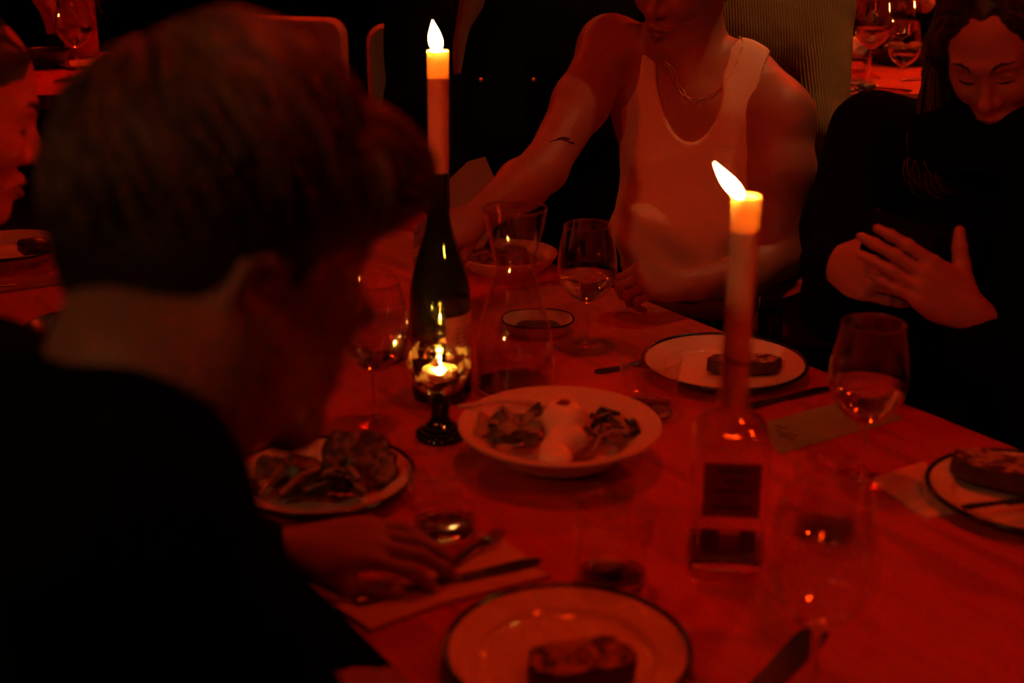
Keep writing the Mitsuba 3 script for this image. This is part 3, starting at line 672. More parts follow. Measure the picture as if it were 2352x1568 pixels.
# left plate: toasts and leaves
A = P_LEFT
def tilt(yaw, pitch, roll=0):
    c1, s1 = math.cos(pitch), math.sin(pitch); c2, s2 = math.cos(roll), math.sin(roll)
    return rotz(yaw) @ np.array([[c1, 0, -s1], [0, 1, 0], [s1, 0, c1]]) @ np.array([[1, 0, 0], [0, c2, -s2], [0, s2, c2]])
bread(A+V(.046, .022, .026), tilt(.12, .12, .95), .092, .080, .024, 3, 'dark grilled toast leaning up on the leaves of the left plate', 'toast', 'toast_slice')
bread(A+V(-.030, .018, .010), tilt(-.3, .02, .25), .062, .05, .014, 8, 'smaller pale toast lying flat beside the leaning toast', 'toast', 'toast_slice')
LEAVES = ((-.062, -.024, .070, .055, 1.25, 'leaf_green', 'broad green leaf at the left end of the left plate'), (-.028, -.046, .066, .050, .8, 'leaf_dark', 'very dark leaf beside the broad green leaf on the left plate'), (.006, -.050, .075, .050, .2, 'leaf_dark', 'dark crinkled leaf at the front middle of the left plate'), (.040, -.046, .070, .045, 2.6, 'leaf_dark', 'dark crinkled leaf at the front right of the left plate'))
for k, (x, y, L, W, yw, m, lab) in enumerate(LEAVES):
    leaf(A+V(x, y, .012+.003*k), L, W, yw, .35, 60+k, m, lab, 'salad leaves on the left plate')
for k, (x, y, a, ln, rr) in enumerate(((-.020, -.042, .95, .036, .0034), (.018, -.030, .3, .02, .0034), (.042, -.032, 2.3, .016, .004))):
    p = A+V(x, y, .032+.002*k); d = V(math.cos(a), math.sin(a), .12)*ln
    solo('leaf_rib', tube(bez([p-d, p+V(0, 0, .006), p+d*.8+V(.004, 0, 0)], 5), rr, 7), 'stalk', 'pale crisp leaf rib in front of the toast on the left plate' if k else 'long pale leaf rib slanting between the leaves of the left plate', 'vegetable', 'leaf ribs on the left plate')
# other breads
bread(P_BOT+V(.012, -.035, .0095), tilt(.28, 0), .098, .066, .024, 21, 'thick dark bread piece on the nearest plate')
bread(P_FAR+V(.030, -.012, .0085), tilt(-.06, 0), .118, .042, .020, 31, 'dark bread slice on the far plate behind the square bottle')
bread(P_RIGHT+V(-.016, .036, .0145), tilt(-.45, 0), .125, .062, .026, 41, 'thick buttered bread on the plate at the right edge')
for k, (x, y) in enumerate(((-.04, .02), (.01, .03), (.03, -.02), (-.01, -.035), (-.045, -.02))):
    solo('pastry_piece', lump(P_SH+V(x, y, .022), (.030, .018, .015), 70+k, .25), 'toast', 'browned piece of food in the sharing dish behind the carafe', 'food', 'pieces in the sharing dish')
solo('meat_piece', lump(P_TRAY+V(.080, -.052, .040), (.035, .025, .020), 81, .25), 'meat_dark', 'dark piece of food on the plate below the left woman', 'food')
cl = thing('standing_napkin', 'pale folded napkin standing on the table behind the reaching forearm', 'napkin')
pf = slab([(-.040, 0), (.066, 0), (.054, .140), (.033, .188), (-.004, .178), (-.044, .140)], -.011, .011)
part(cl, 'fold', xf(pf, np.array([[1, 0, 0], [0, .25, -.97], [0, .97, .25]]), V(-.090, 2.72, .752)), 'fabric_napkin', False)
pf2 = slab([(-.038, 0), (.060, 0), (.048, .140), (-.038, .140)], -.004, .004)
part(cl, 'back_fold', xf(pf2, np.array([[1, 0, 0], [0, -.25, -.97], [0, .97, -.25]]), V(-.090, 2.805, .752)), 'fabric_napkin', False)

# ------------------------------------------------------------------ people
from scipy.spatial import cKDTree
def head(F, O, R, s=1.0, fem=False, ears=(1, -1), nose=1.0):
    """Skull, face, jaw, nose, lips, closed lids and ears in the head's own axes (x forward, y left, z up, origin between the ears)."""
    w = lambda *p: O+R@(V(*p)*s)
    e = lambda c, r, k, m='u', RR=None: F.ell(w(*c), V(*r)*s, R if RR is None else R@RR, k*s, m)
    b = lambda a, c, ra, rb, k, m='u': F.cone(w(*a), w(*c), ra*s, rb*s, k*s, m)
    e((-.004, 0, .046), (.087, .075, .087), .01); e((.030, 0, .025), (.066, .064, .085), .03)
    e((.034, 0, -.035), (.052, .055, .066), .03)
    jw = .050 if fem else .054
    for q in (1, -1):
        b((.0, q*jw, -.040), (.070, q*.012, -.105), .024, .018, .025)
        b((.050, q*.046, -.012), (.072, q*.034, -.022), .021, .020, .03)
        b((.080, q*.040, .031), (.092, q*.010, .030), .010, .010, .016)
    F.ball(w(.080, 0, -.106), .018*s, .02*s); e((.066, 0, -.068), (.030, .032, .034), .02)
    for q in (1, -1):
        F.ball(w(.102, q*.031, .010), .0135*s, .014*s, 'sub'); F.ball(w(.0775, q*.031, .010), .0152*s, .004*s)
        b((.091, q*.018, .007), (.0895, q*.044, .008), .0018, .0015, .003, 'sub')
    b((.088, 0, .024), (.112*nose, 0, -.024), .0085, .0105, .010); F.ball(w(.114*nose, 0, -.028), .0105*s, .008*s)
    for q in (1, -1): F.ball(w(.101, q*.012, -.032), .0085*s, .008*s); F.ball(w(.106, q*.007, -.040), .0035*s, .003*s, 'sub')
    for q in (1, -1):
        b((.090, q*.024, -.068), (.1015, q*.004, -.061), .0035, .0060, .008); b((.089, q*.022, -.071), (.0985, 0, -.078), .004, .0075, .008)
    b((.090, -.026, -.0705), (.1045, 0, -.0695), .0012, .0022, .004, 'sub'); b((.090, .026, -.0705), (.1045, 0, -.0695), .0012, .0022, .004, 'sub')
    for q in ears:
        y = q*.080
        pts = [(.012, y*.97, .006), (.012, y*1.03, .022), (.0, y*1.09, .031), (-.016, y*1.14, .026), (-.024, y*1.14, .006), (-.019, y*1.10, -.014), (-.008, y*1.02, -.026)]
        F.ell(w(-.006, y*1.015, .004), V(.019, .008, .028)*s, R, .006*s)
        F.chain([w(*p) for p in pts], [.0048*s]*4+[.0044*s]*3, .004*s)
        F.ball(w(.0, y*1.0, -.031), .0085*s, .008*s)
        F.ell(w(.002, y*1.12, .0), V(.0085, .010, .013)*s, R, .005*s, 'sub')
        F.chain([w(.004, y*1.14, .018), w(-.008, y*1.16, .022), w(-.014, y*1.17, .006)], [.0035*s]*3, .004*s, 'sub')
    return w
FING = {'i': (.092, .026, (.043, .026, .021), .0088), 'm': (.096, .006, (.047, .030, .022), .0090), 'r': (.090, -.0135, (.043, .028, .022), .0085), 'p': (.081, -.031, (.034, .021, .019), .0075)}
def hand(F, W, f, n, side, curl, s=1.0, thumb=((.6, .75, -.2), (.85, .45, -.25), (.95, .2, -.25)), spread=.05, k=.0035, tl=1.0):
    """Palm with four unequal bent fingers and a thumb; side +1 is a left hand, -1 a right one; n points out of the back of the hand."""
    f = unit(f); n = unit(np.asarray(n)-f*np.dot(n, f)); t = np.cross(f, n)*side
    R = np.stack([f, t, n], 1); w = lambda *p: W+R@(V(*p)*s); tips = {}
    F.ell(w(.052, -.001, 0), V(.052, .041, .0150)*s, R, .012*s)
    F.cone(w(-.02, 0, 0), w(.02, 0, 0), .026*s, .027*s, .012*s, 'u', (n, .72))
    for j, (key, (L, off, seg, r)) in enumerate(FING.items()):
        K = w(L, off, .003); F.cone(w(.02, off*.55, 0), K, .0135*s, (r+.0016)*s, .010*s)
        a = (1.5-j)*spread; d, m = f*math.cos(a)+t*math.sin(a), n.copy(); p, r0 = K, r*s*1.02
        for q, (ln, an) in enumerate(zip(seg, curl[j])):
            d, m = d*math.cos(an)-m*math.sin(an), m*math.cos(an)+d*math.sin(an)
            p2 = p+d*ln*s; r1 = r*s*(.94, .86, .70)[q]; F.cone(p, p2, r0, r1, k); F.ball(p2, r1*1.05, .002) if q < 2 else None; p, r0 = p2, r1
        tips[key] = (p, d, m)
    p, r0 = w(.020, .022, -.006), .0155*s
    for q, (dv, ln, r1) in enumerate(zip(thumb, (.044, .033, .027), (.0125, .0102, .0078))):
        p2 = p+R@unit(dv)*ln*s*tl; F.cone(p, p2, r0, r1*s, .010*s if q == 0 else k); p, r0 = p2, r1*s
        tips['t'] = (p, R@unit(dv), n)
    return tips, R
def stick(mesh, pts, lift=.0008):
    i = cKDTree(mesh.vertices).query(np.asarray(pts))[1]
    return mesh.vertices[i]+mesh.vertex_normals[i]*lift
def brow(t, m, w, q, mt='hair_black', r=.0030, nm='eyebrow'):
    p = bez([w(.098, q*.013, .030), w(.096, q*.028, .039), w(.084, q*.048, .036)], 8)
    part(t, nm, tube(stick(m, p, .0004), np.sin(np.linspace(.35, 2.9, len(p)))*r, 6), mt, True)
def lashes(t, m, w, q):
    p = bez([w(.094, q*.017, .004), w(.095, q*.031, .0015), w(.088, q*.046, .005)], 8)
    part(t, 'eyelashes', tube(stick(m, p, .0006), np.sin(np.linspace(.3, 2.9, len(p)))*.0019, 6), 'hair_black', True)
def lips(t, m, w, mt='lip'):
    for z0, z1, r in ((-.0665, -.0640, .0032), (-.0755, -.0785, .0042)):
        p = bez([w(.089, .021, -.070), w(.10, .009, z0*.5+z1*.5+.0005), w(.108, 0, z1), w(.10, -.009, z0*.5+z1*.5+.0005), w(.089, -.021, -.070)], 6)
        part(t, 'lip', tube(stick(m, p, -.0012), np.sin(np.linspace(.25, 2.9, len(p)))*r+.0004, 8), mt, True)
def strands(w, c, rad, crown, n, seed, th0, th1, r=.0011, lift=.004, sway=.25, cols=((.10, .05, .03), (.02, .01, .006)), keep=None, az=(0, 2*np.pi), segs=9, sides=4, fwd=(1., 0, 0)):
    """Hair lying over an ellipsoid in head axes, combed away from the crown, as one mesh with a colour per strand."""
    rng = np.random.default_rng(seed); c, rad, cr = V(*c), V(*rad), unit(crown)
    e1 = unit(np.cross(cr, [0, 1, 0])); e1 = e1 if np.dot(e1, fwd) > 0 else -e1; e2 = np.cross(cr, e1); vs, fs, cs, o = [], [], [], 0
    for _ in range(n):
        ph = rng.uniform(*az); a0 = rng.uniform(*th0); a1 = a0+rng.uniform(*th1); sw = rng.normal()*sway; lf = rng.uniform(-.3, 1)*lift
        tt = np.linspace(0, 1, segs); th = a0+(a1-a0)*tt; pp = ph+sw*tt**1.5
        d = np.cos(th)[:, None]*cr+np.sin(th)[:, None]*(np.cos(pp)[:, None]*e1+np.sin(pp)[:, None]*e2)
        rr = 1/np.linalg.norm(d/rad, axis=1, keepdims=True); p = c+d*rr+unit_rows(d)*(lf*np.sin(tt*np.pi*.9)+.0005)[:, None]
        if keep is not None and not keep(p[-1]): continue
        m = tube(np.array([w(*x) for x in p]), r*rng.uniform(.7, 1.4)*np.sin(np.linspace(.5, 3.0, segs))+.0002, sides, False)
        vs.append(m.vertices); fs.append(m.faces+o); o += len(m.vertices)
        cs.append(np.tile(np.array(cols[0])+(np.array(cols[1])-cols[0])*rng.uniform(0, 1), (len(m.vertices), 1)))
    return trimesh.Trimesh(np.vstack(vs), np.vstack(fs), process=False), np.vstack(cs)
def unit_rows(d): return d/np.linalg.norm(d, axis=-1, keepdims=True)
def wrinkle(m, amp, freq, seed=0, st=(1, 1, 1)):
    m.vertices = m.vertices+m.vertex_normals*((fbm(m.vertices*np.asarray(st)*freq, 3, seed)-.5)*2*amp)[:, None]; return m

def seated(t, hip, fwd, sz, who, m='fabric_black'):
    """Trousers, shoes and a stool, so that the diner sits."""
    f = unit(V(fwd[0], fwd[1], 0)); l = V(-f[1], f[0], 0); h = V(hip[0], hip[1], sz+.10); az = max(.09, sz-.40)
    T_ = Field(np.minimum(h, h+f*.75)-V(.32, .32, 0)*1-V(0, 0, h[2]), np.maximum(h, h+f*.75)+V(.32, .32, .22), .009)
    T_.cone(h-l*.07, h+l*.07, .105, .105, .04); sh = []
    for q in (-1, 1):
        K = h+l*q*.12+f*.40+V(0, 0, -.02); A_ = V(K[0], K[1], az)+f*.02
        T_.chain([h+l*q*.085, K, A_+V(0, 0, .02)], [.088, .062, .045], .03)
        g = Field(A_-V(.2, .2, .1), A_+V(.25, .25, .12), .008); g.cone(A_+V(0, 0, .01), A_+f*.15+V(0, 0, -.045), .043, .036, .03); g.cone(A_-f*.03+V(0, 0, -.04), A_+f*.19+V(0, 0, -.05), .036, .032, .02); g.half(A_+V(0, 0, -.082), V(0, 0, -1)); sh.append(g.mesh(3))
    part(t, 'trousers', wrinkle(T_.mesh(4), .004, 13, 2), m, True)
    for g in sh: part(t, 'shoe', g, 'fabric_black', True)
    st = thing('wooden_stool', 'round wooden stool carrying the '+who, 'stool')
    c = V(hip[0], hip[1], 0)
    part(st, 'seat', lathe([(0, sz-.035), (.165, sz-.035), (.175, sz-.028), (.175, sz-.008), (.165, sz), (0, sz)], 40, c), 'dark_wood')
    for k in range(4):
        a = math.pi/4+k*math.pi/2; d = V(math.cos(a), math.sin(a), 0); part(st, 'leg', tube([c+d*.12+V(0, 0, sz-.03), c+d*.17], [.017, .014], 8), 'dark_wood')
    a = np.linspace(0, 2*np.pi, 33); zr = az-.09 if az > .12 else .2
    part(st, 'foot_ring', tube(np.stack([c[0]+.155*np.cos(a), c[1]+.155*np.sin(a), np.full(33, max(zr, .12))], 1), .008, 6, False), 'black_metal')
# --- the foreground diner, seen from behind
def foreground():
    t = thing('person', 'person with brown short hair and black top in the left foreground, seen from behind', 'person')
    O = V(-.199, .828, 1.250); R = frame_from((.82, .53, -.22), roll=.05)
    RS, LS = V(-.215, .635, 1.165), V(-.415, .935, 1.11); NB = V(-0.2216, 0.7452, 1.198)
    F = Field((-.62, .50, .62), (.05, 1.42, 1.44), .0036)
    w = head(F, O, R, 1.02, ears=(-1, 1))
    F.cone(w(-.030, 0, -.030), NB, .058, .060, .03); F.cone(w(.02, 0, -.06), NB+V(.03, .02, .0), .045, .052, .03)
    F.cone(NB, NB+V(-.02, -.02, -.12), .056, .05, .03)
    WL = V(-.240, 1.288, .792); EL = V(-.45, 1.17, .86)
    F.chain([LS, EL, WL], [.045, .036, .024], .02)
    cl = [(.42, .50, .20), (.36, .42, .2), (.30, .40, .2), (.30, .4, .2)]
    tips, RH = hand(F, WL, V(.96, -.075, .10), V(.05, -.30, .95), 1, cl, 1.0, ((.86, .42, -.28), (.97, .08, -.22), (.98, -.08, -.15)), .03)
    WR = V(-0.1661, 0.9581, 0.8088); F.chain([RS, V(-0.2016, 0.6788, 1.009), WR], [.045, .036, .024], .02)
    hand(F, WR, V(-0.1086, 1.005, 0.7909)-WR, V(0, -.35, .94), -1, [(.7, .9, .5)]*4, .98, ((.7, .6, -.3), (.9, .35, -.3), (.95, .2, -.2)), .03)
    F.cone(RS-V(0, 0, .02), LS-V(0, 0, .02), .03, .03, .02); F.cone((RS+LS)/2, V(-.36, .74, .70), .06, .08, .05)
    m = F.mesh(4); part(t, 'body', m, 'skin_fore', True)
    # black long sleeved top
    G_ = Field((-.70, .40, .55), (.05, 1.36, 1.30), .006)
    G_.cone(RS+V(0, 0, -.015), LS+V(0, 0, -.015), .060, .060, .05); G_.cone(NB+V(-.014, -.008, -.022), NB+V(-.04, -.03, -.12), .066, .10, .04); G_.cone(NB+V(-.02, -.01, -.055), RS, .05, .055, .05); G_.cone(NB+V(-.02, -.01, -.055), LS, .05, .055, .05)
    G_.cone((RS+LS)/2+V(-.02, -.02, -.08), V(-.40, .70, .62), .125, .15, .06); G_.cone(RS+V(.02, .03, -.12), LS+V(.0, .0, -.12), .09, .09, .05); G_.cone(RS+V(.0, .03, -.2), V(-.27, .66, .68), .10, .13, .05)
    G_.chain([RS, V(-0.2016, 0.6788, 1.009), V(-0.1729, 0.9254, 0.8363)], [.068, .058, .040], .03); G_.chain([LS, EL, WL+V(-.035, -.012, .004)], [.062, .052, .036], .03)
    g = wrinkle(G_.mesh(6), .004, 14, 3); part(t, 'black_top', g, 'fabric_black', True)
    # nail and hair
    p, d, n = tips['t']; nm = trimesh.creation.icosphere(2, 1.0)
    part(t, 'thumbnail', trimesh.Trimesh((nm.vertices*V(.0075, .0052, .0014)) @ np.stack([unit(d), np.cross(n, unit(d)), n], 1).T+p-d*.004+n*.0066, nm.faces, process=False), pr((.55, .32, .25), .15, .8), True)
    H = Field((-.34, .66, 1.12), (.02, 1.04, 1.46), .004)
    H.ell(w(-.002, 0, .052), (.096, .088, .098), R, .02); H.ell(w(.055, .0, .070), (.062, .070, .045), R, .05); H.ell(w(.108, -.012, .072), (.030, .042, .022), R, .035); H.ell(w(-.036, 0, .010), (.056, .076, .060), R, .05)
    H.cone(w(.022, -.076, .03), w(.026, -.074, .002), .010, .006, .015); H.cone(w(.022, .076, .03), w(.026, .074, .002), .010, .006, .015)
    H.ell(w(.080, -.060, -.03), (.075, .05, .066), R, .02, 'sub'); H.ell(w(.090, .045, -.035), (.075, .06, .066), R, .02, 'sub')
    H.ell(w(-.004, -.085, -.004), (.024, .03, .034), R, .01, 'sub'); H.half(w(-.06, 0, -.056), R@V(.25, 0, -1), .015)
    hm = wrinkle(H.mesh(5), .003, 40, 9)
    part(t, 'hair', hm, 'hair_cap', True)
    def keep(p): return True
    sm, sc = strands(w, (-.002, 0, .052), (.100, .092, .102), (-.55, .25, .95), 1500, 4, (.05, .75), (.75, 1.15), .0020, .010, .22, ((.23, .105, .055), (.016, .008, .005)), keep)
    part(t, 'hair_strands', sm, 'hair_vc', True, label='brown combed hair', kind='stuff', color=sc)
    s2, c2 = strands(w, (-.002, 0, .050), (.098, .090, .100), (-.55, .25, .95), 900, 6, (.9, 1.6), (.35, .6), .0014, .003, .1, ((.05, .026, .015), (.012, .007, .005)), lambda p: not (p[2] < .035 and p[0] > .01) and p[2] > -.06)
    part(t, 'short_hair', s2, 'hair_vc', True, label='short dark hair at the sides', kind='stuff', color=c2)
    s3, c3 = strands(w, (.060, -.004, .072), (.082, .072, .046), (-.6, .1, .8), 500, 8, (.5, 1.1), (.7, 1.1), .0022, .008, .3, ((.16, .075, .04), (.02, .01, .006)), lambda p: p[2] > .035, (-1.5, 1.5))
    part(t, 'fringe', s3, 'hair_vc', True, label='brown fringe falling forward', kind='stuff', color=c3)
    seated(t, (-.40, .70), NT, .45, 'diner in the left foreground')
mat('fabric_scarf', pr((.17, .10, .05), .9, .1))
mat('hair_cap', pr((.022, .012, .008), .5, .3))
foreground()

# --- the man in the tank top
def tank_man():
    t = thing('person', 'person in a white tank top with a chain necklace reaching across the table', 'person')
    RS, LS = V(0.1959, 2.646, 1.177), V(0.508, 2.489, 1.061); NB = V(0.375, 2.615, 1.147)
    f = V(-.60, -.74, -.30); R = frame_from(f, roll=-.10); lv = R[:, 1]
    O = V(0.3944, 2.556, 1.313)-lv*.080
    F = Field((-.17, 2.08, .68), (.66, 2.86, 1.50), .0034)
    def torso(F, e, k=.045):
        F.cone(V(0.3004, 2.625, 1.056), V(0.4182, 2.546, 1.043), .088+e, .086+e, k)
        F.cone(V(0.3123, 2.579, 0.9546), V(0.413, 2.523, 0.9487), .090+e, .088+e, k)
        F.cone(V(0.2923, 2.538, 0.8397), V(0.399, 2.509, 0.8472), .088+e, .088+e, k)
        F.cone(V(0.3103, 2.511, 0.7024), V(0.4052, 2.501, 0.7054), .092+e, .092+e, k)
        F.cone(V(0.3405, 2.487, 0.5429), V(0.4291, 2.487, 0.5429), .10+e, .10+e, k)
        F.cone(V(0.284, 2.671, 1.157), V(0.4642, 2.587, 1.13), .048+e, .046+e, k)
    torso(F, 0)
    w = head(F, O, R, 1.06, ears=(1, -1)); F.cone(w(.066, .020, -.100), w(.066, -.020, -.100), .019, .019, .02)
    F.cone(w(-.018, 0, -.035), NB, .054, .058, .03); F.cone(w(.015, 0, -.075), NB+V(-.015, -.04, -.03), .045, .045, .03)
    for q, S in ((1, LS), (-1, RS)): F.cone(NB+V(0, .01, .015), S, .046, .048, .03)
    for a in (-1, 1): F.cone(NB+V(a*.012, -.062, -.058), NB+V(a*.14, -.03-.03*a, -.045), .010, .008, .02)
    ER, WR = V(0.0576, 2.369, 0.9916), V(-0.0666, 2.211, 0.9351)
    F.ball(RS, .060, .03); F.chain([RS, V(0.1325, 2.51, 1.091), ER], [.058, .051, .041], .03); F.chain([ER, V(0.0188, 2.315, 0.9736), WR], [.043, .045, .027], .02)
    F.cone(V(0.2393, 2.641, 1.101), V(0.2637, 2.615, 1.027), .05, .05, .04)
    EL, WL = V(0.5076, 2.394, 0.8214), V(0.3102, 2.25, 0.8047)
    F.ball(LS, .064, .03); F.cone(V(0.4471, 2.594, 1.15), V(0.5032, 2.533, 1.096), .045, .052, .03); F.chain([LS, V(0.5138, 2.435, 0.9678), EL], [.066, .056, .044], .03); F.chain([EL, V(0.4227, 2.321, 0.7957), WL], [.046, .043, .027], .02)
    hand(F, WR, V(-0.1401, 2.133, 0.9225)-WR, V(-.05, -.75, .66), -1, [(.5, .7, .4), (.55, .75, .4), (.6, .8, .4), (.6, .8, .4)], 1.0, ((.7, .4, -.5), (.9, .2, -.4), (.95, .0, -.3)), .02)
    hand(F, WL, V(0.2254, 2.206, 0.8302)-WL, V(.1, -.62, .78), 1, [(1.15, 1.2, .6), (1.1, 1.25, .6), (1.1, 1.25, .6), (1.05, 1.2, .6)], 1.0, ((.75, .4, -.5), (.9, .1, -.5), (.6, -.4, -.6)), .0)
    m = F.mesh(4)
    part(t, 'body', m, 'skin_man', True)
    S = Field((.02, 2.25, .60), (.62, 2.86, 1.30), .0045)
    torso(S, .008)
    S.cone(NB+V(.02, .01, -.0), LS, .054, .062, .03); S.cone(V(0.4471, 2.594, 1.15), V(0.5032, 2.533, 1.096), .051, .058, .03); S.cone(NB+V(-.02, .02, -.0), RS, .056, .056, .03)
    S.ell(V(0.3403, 2.493, 1.163), (.064, .22, .142), np.eye(3), .006, 'sub'); S.ell(V(0.3477, 2.507, 1.202), (.074, .22, .09), np.eye(3), .006, 'sub'); S.ball(NB+V(0, 0, .06), .070, .006, 'sub')
    S.ell(V(0.1686, 2.623, 1.172), (.082, .30, .128), np.eye(3), .006, 'sub'); S.ell(V(0.5383, 2.502, 1.067), (.082, .30, .130), np.eye(3), .006, 'sub')
    S.half(V(0.3533, 2.381, 0.7256), V(0, .2, -1), .006)
    sm = S.mesh(5)
    v = sm.vertices; fold = np.sin((v[:, 2]*1.0+v[:, 0]*.75)*70+3*noise(v*9, 2))*np.clip((1.0-v[:, 2])*6, 0, 1)
    sm.vertices = v+sm.vertex_normals*(fold*.0035+(fbm(v*16, 3, 5)-.5)*.006)[:, None]
    part(t, 'tank_top', sm, 'cotton_white', True)
    # chain necklace of long links
    path = bez([NB+V(.062, .0, .035), NB+V(.066, -.045, .01), NB+V(.045, -.09, -.025), NB+V(.0, -.115, -.048), NB+V(-.04, -.11, -.045), NB+V(-.072, -.075, -.005), NB+V(-.075, -.03, .03)], 40)
    path = stick(m, path, .0025); sg = np.r_[0, np.cumsum(np.linalg.norm(np.diff(path, axis=0), axis=1))]
    path = np.stack([np.interp(np.linspace(0, sg[-1], 200), sg, path[:, i]) for i in range(3)], 1)
    kk = np.ones(13)/13; path = np.stack([np.convolve(np.pad(path[:, i], 6, 'edge'), kk, 'valid') for i in range(3)], 1)
    sg = np.r_[0, np.cumsum(np.linalg.norm(np.diff(path, axis=0), axis=1))]; nk = int(sg[-1]/.0165)
    for k in range(nk):
        a, b = [np.array([np.interp(x, sg, path[:, i]) for i in range(3)]) for x in (k*.0165, k*.0165+.0165)]
        d = unit(b-a); mid = (a+b)/2; i = cKDTree(m.vertices).query(mid)[1]; n = m.vertex_normals[i]; s = unit(np.cross(n, d)); s = s if k % 2 else unit(.35*s+n)
        g = np.linspace(0, 2*np.pi, 15); loop = mid+np.cos(g)[:, None]*d*.0105+np.clip(np.sin(g)*1.6, -1, 1)[:, None]*s*.0032+n*.0012
        part(t, 'necklace__link', tube(loop, .00105, 6, False), 'gold_chain', True)
    labels[t+'__necklace'] = {'label': 'chain necklace of long links'}
    part(t, 'earring', xf(trimesh.creation.icosphere(2, .0042), None, w(.0, .088, -.030)), 'gold_chain', True)
    lips(t, m, w); brow(t, m, w, 1); brow(t, m, w, -1); lashes(t, m, w, 1); lashes(t, m, w, -1)
    H = Field(O-.16, O+V(.16, .16, .2), .005); H.ell(w(-.018, 0, .056), (.100, .080, .086), R, .01); H.ell(w(.08, 0, -.01), (.09, .12, .075), R, .02, 'sub'); H.half(w(-.05, 0, -.03), R@V(.3, 0, -1))
    part(t, 'hair', wrinkle(H.mesh(4), .003, 60), 'hair_black', True)
    # tattoo: fine dark lettering-like sprig on the upper arm
    a = V(0.0724, 2.353, 1.065); b = V(0.1267, 2.377, 1.043); q = bez([a, a*.7+b*.3+V(0, 0, .002), a*.5+b*.5, a*.2+b*.8+V(0, 0, -.004), b+V(0, 0, -.004)], 10)
    marks = [tube(stick(m, q, .0002), .0011, 5)]
    for s_ in (.3, .42, .5, .58, .7):
        c = a+(b-a)*s_; marks.append(tube(stick(m, bez([c, c+V(.003, 0, .006), c+V(.008, 0, .004)], 5), .0002), .0012, 5))
    seated(t, V(0.3922, 2.505, 0.5358), -NT, .45, 'man in the tank top')
    part(t, 'tattoo', join(marks), 'tattoo_ink', True, label='small dark tattoo on the upper arm')
    return t
tank_man()
fork(V(-0.0417, 2.167, 0.9156)-V(0, 0, .02), on(V(0.0176, 2.684, 0.75))+V(0, 0, .03), 'dark fork in the hand of the man in the tank top')

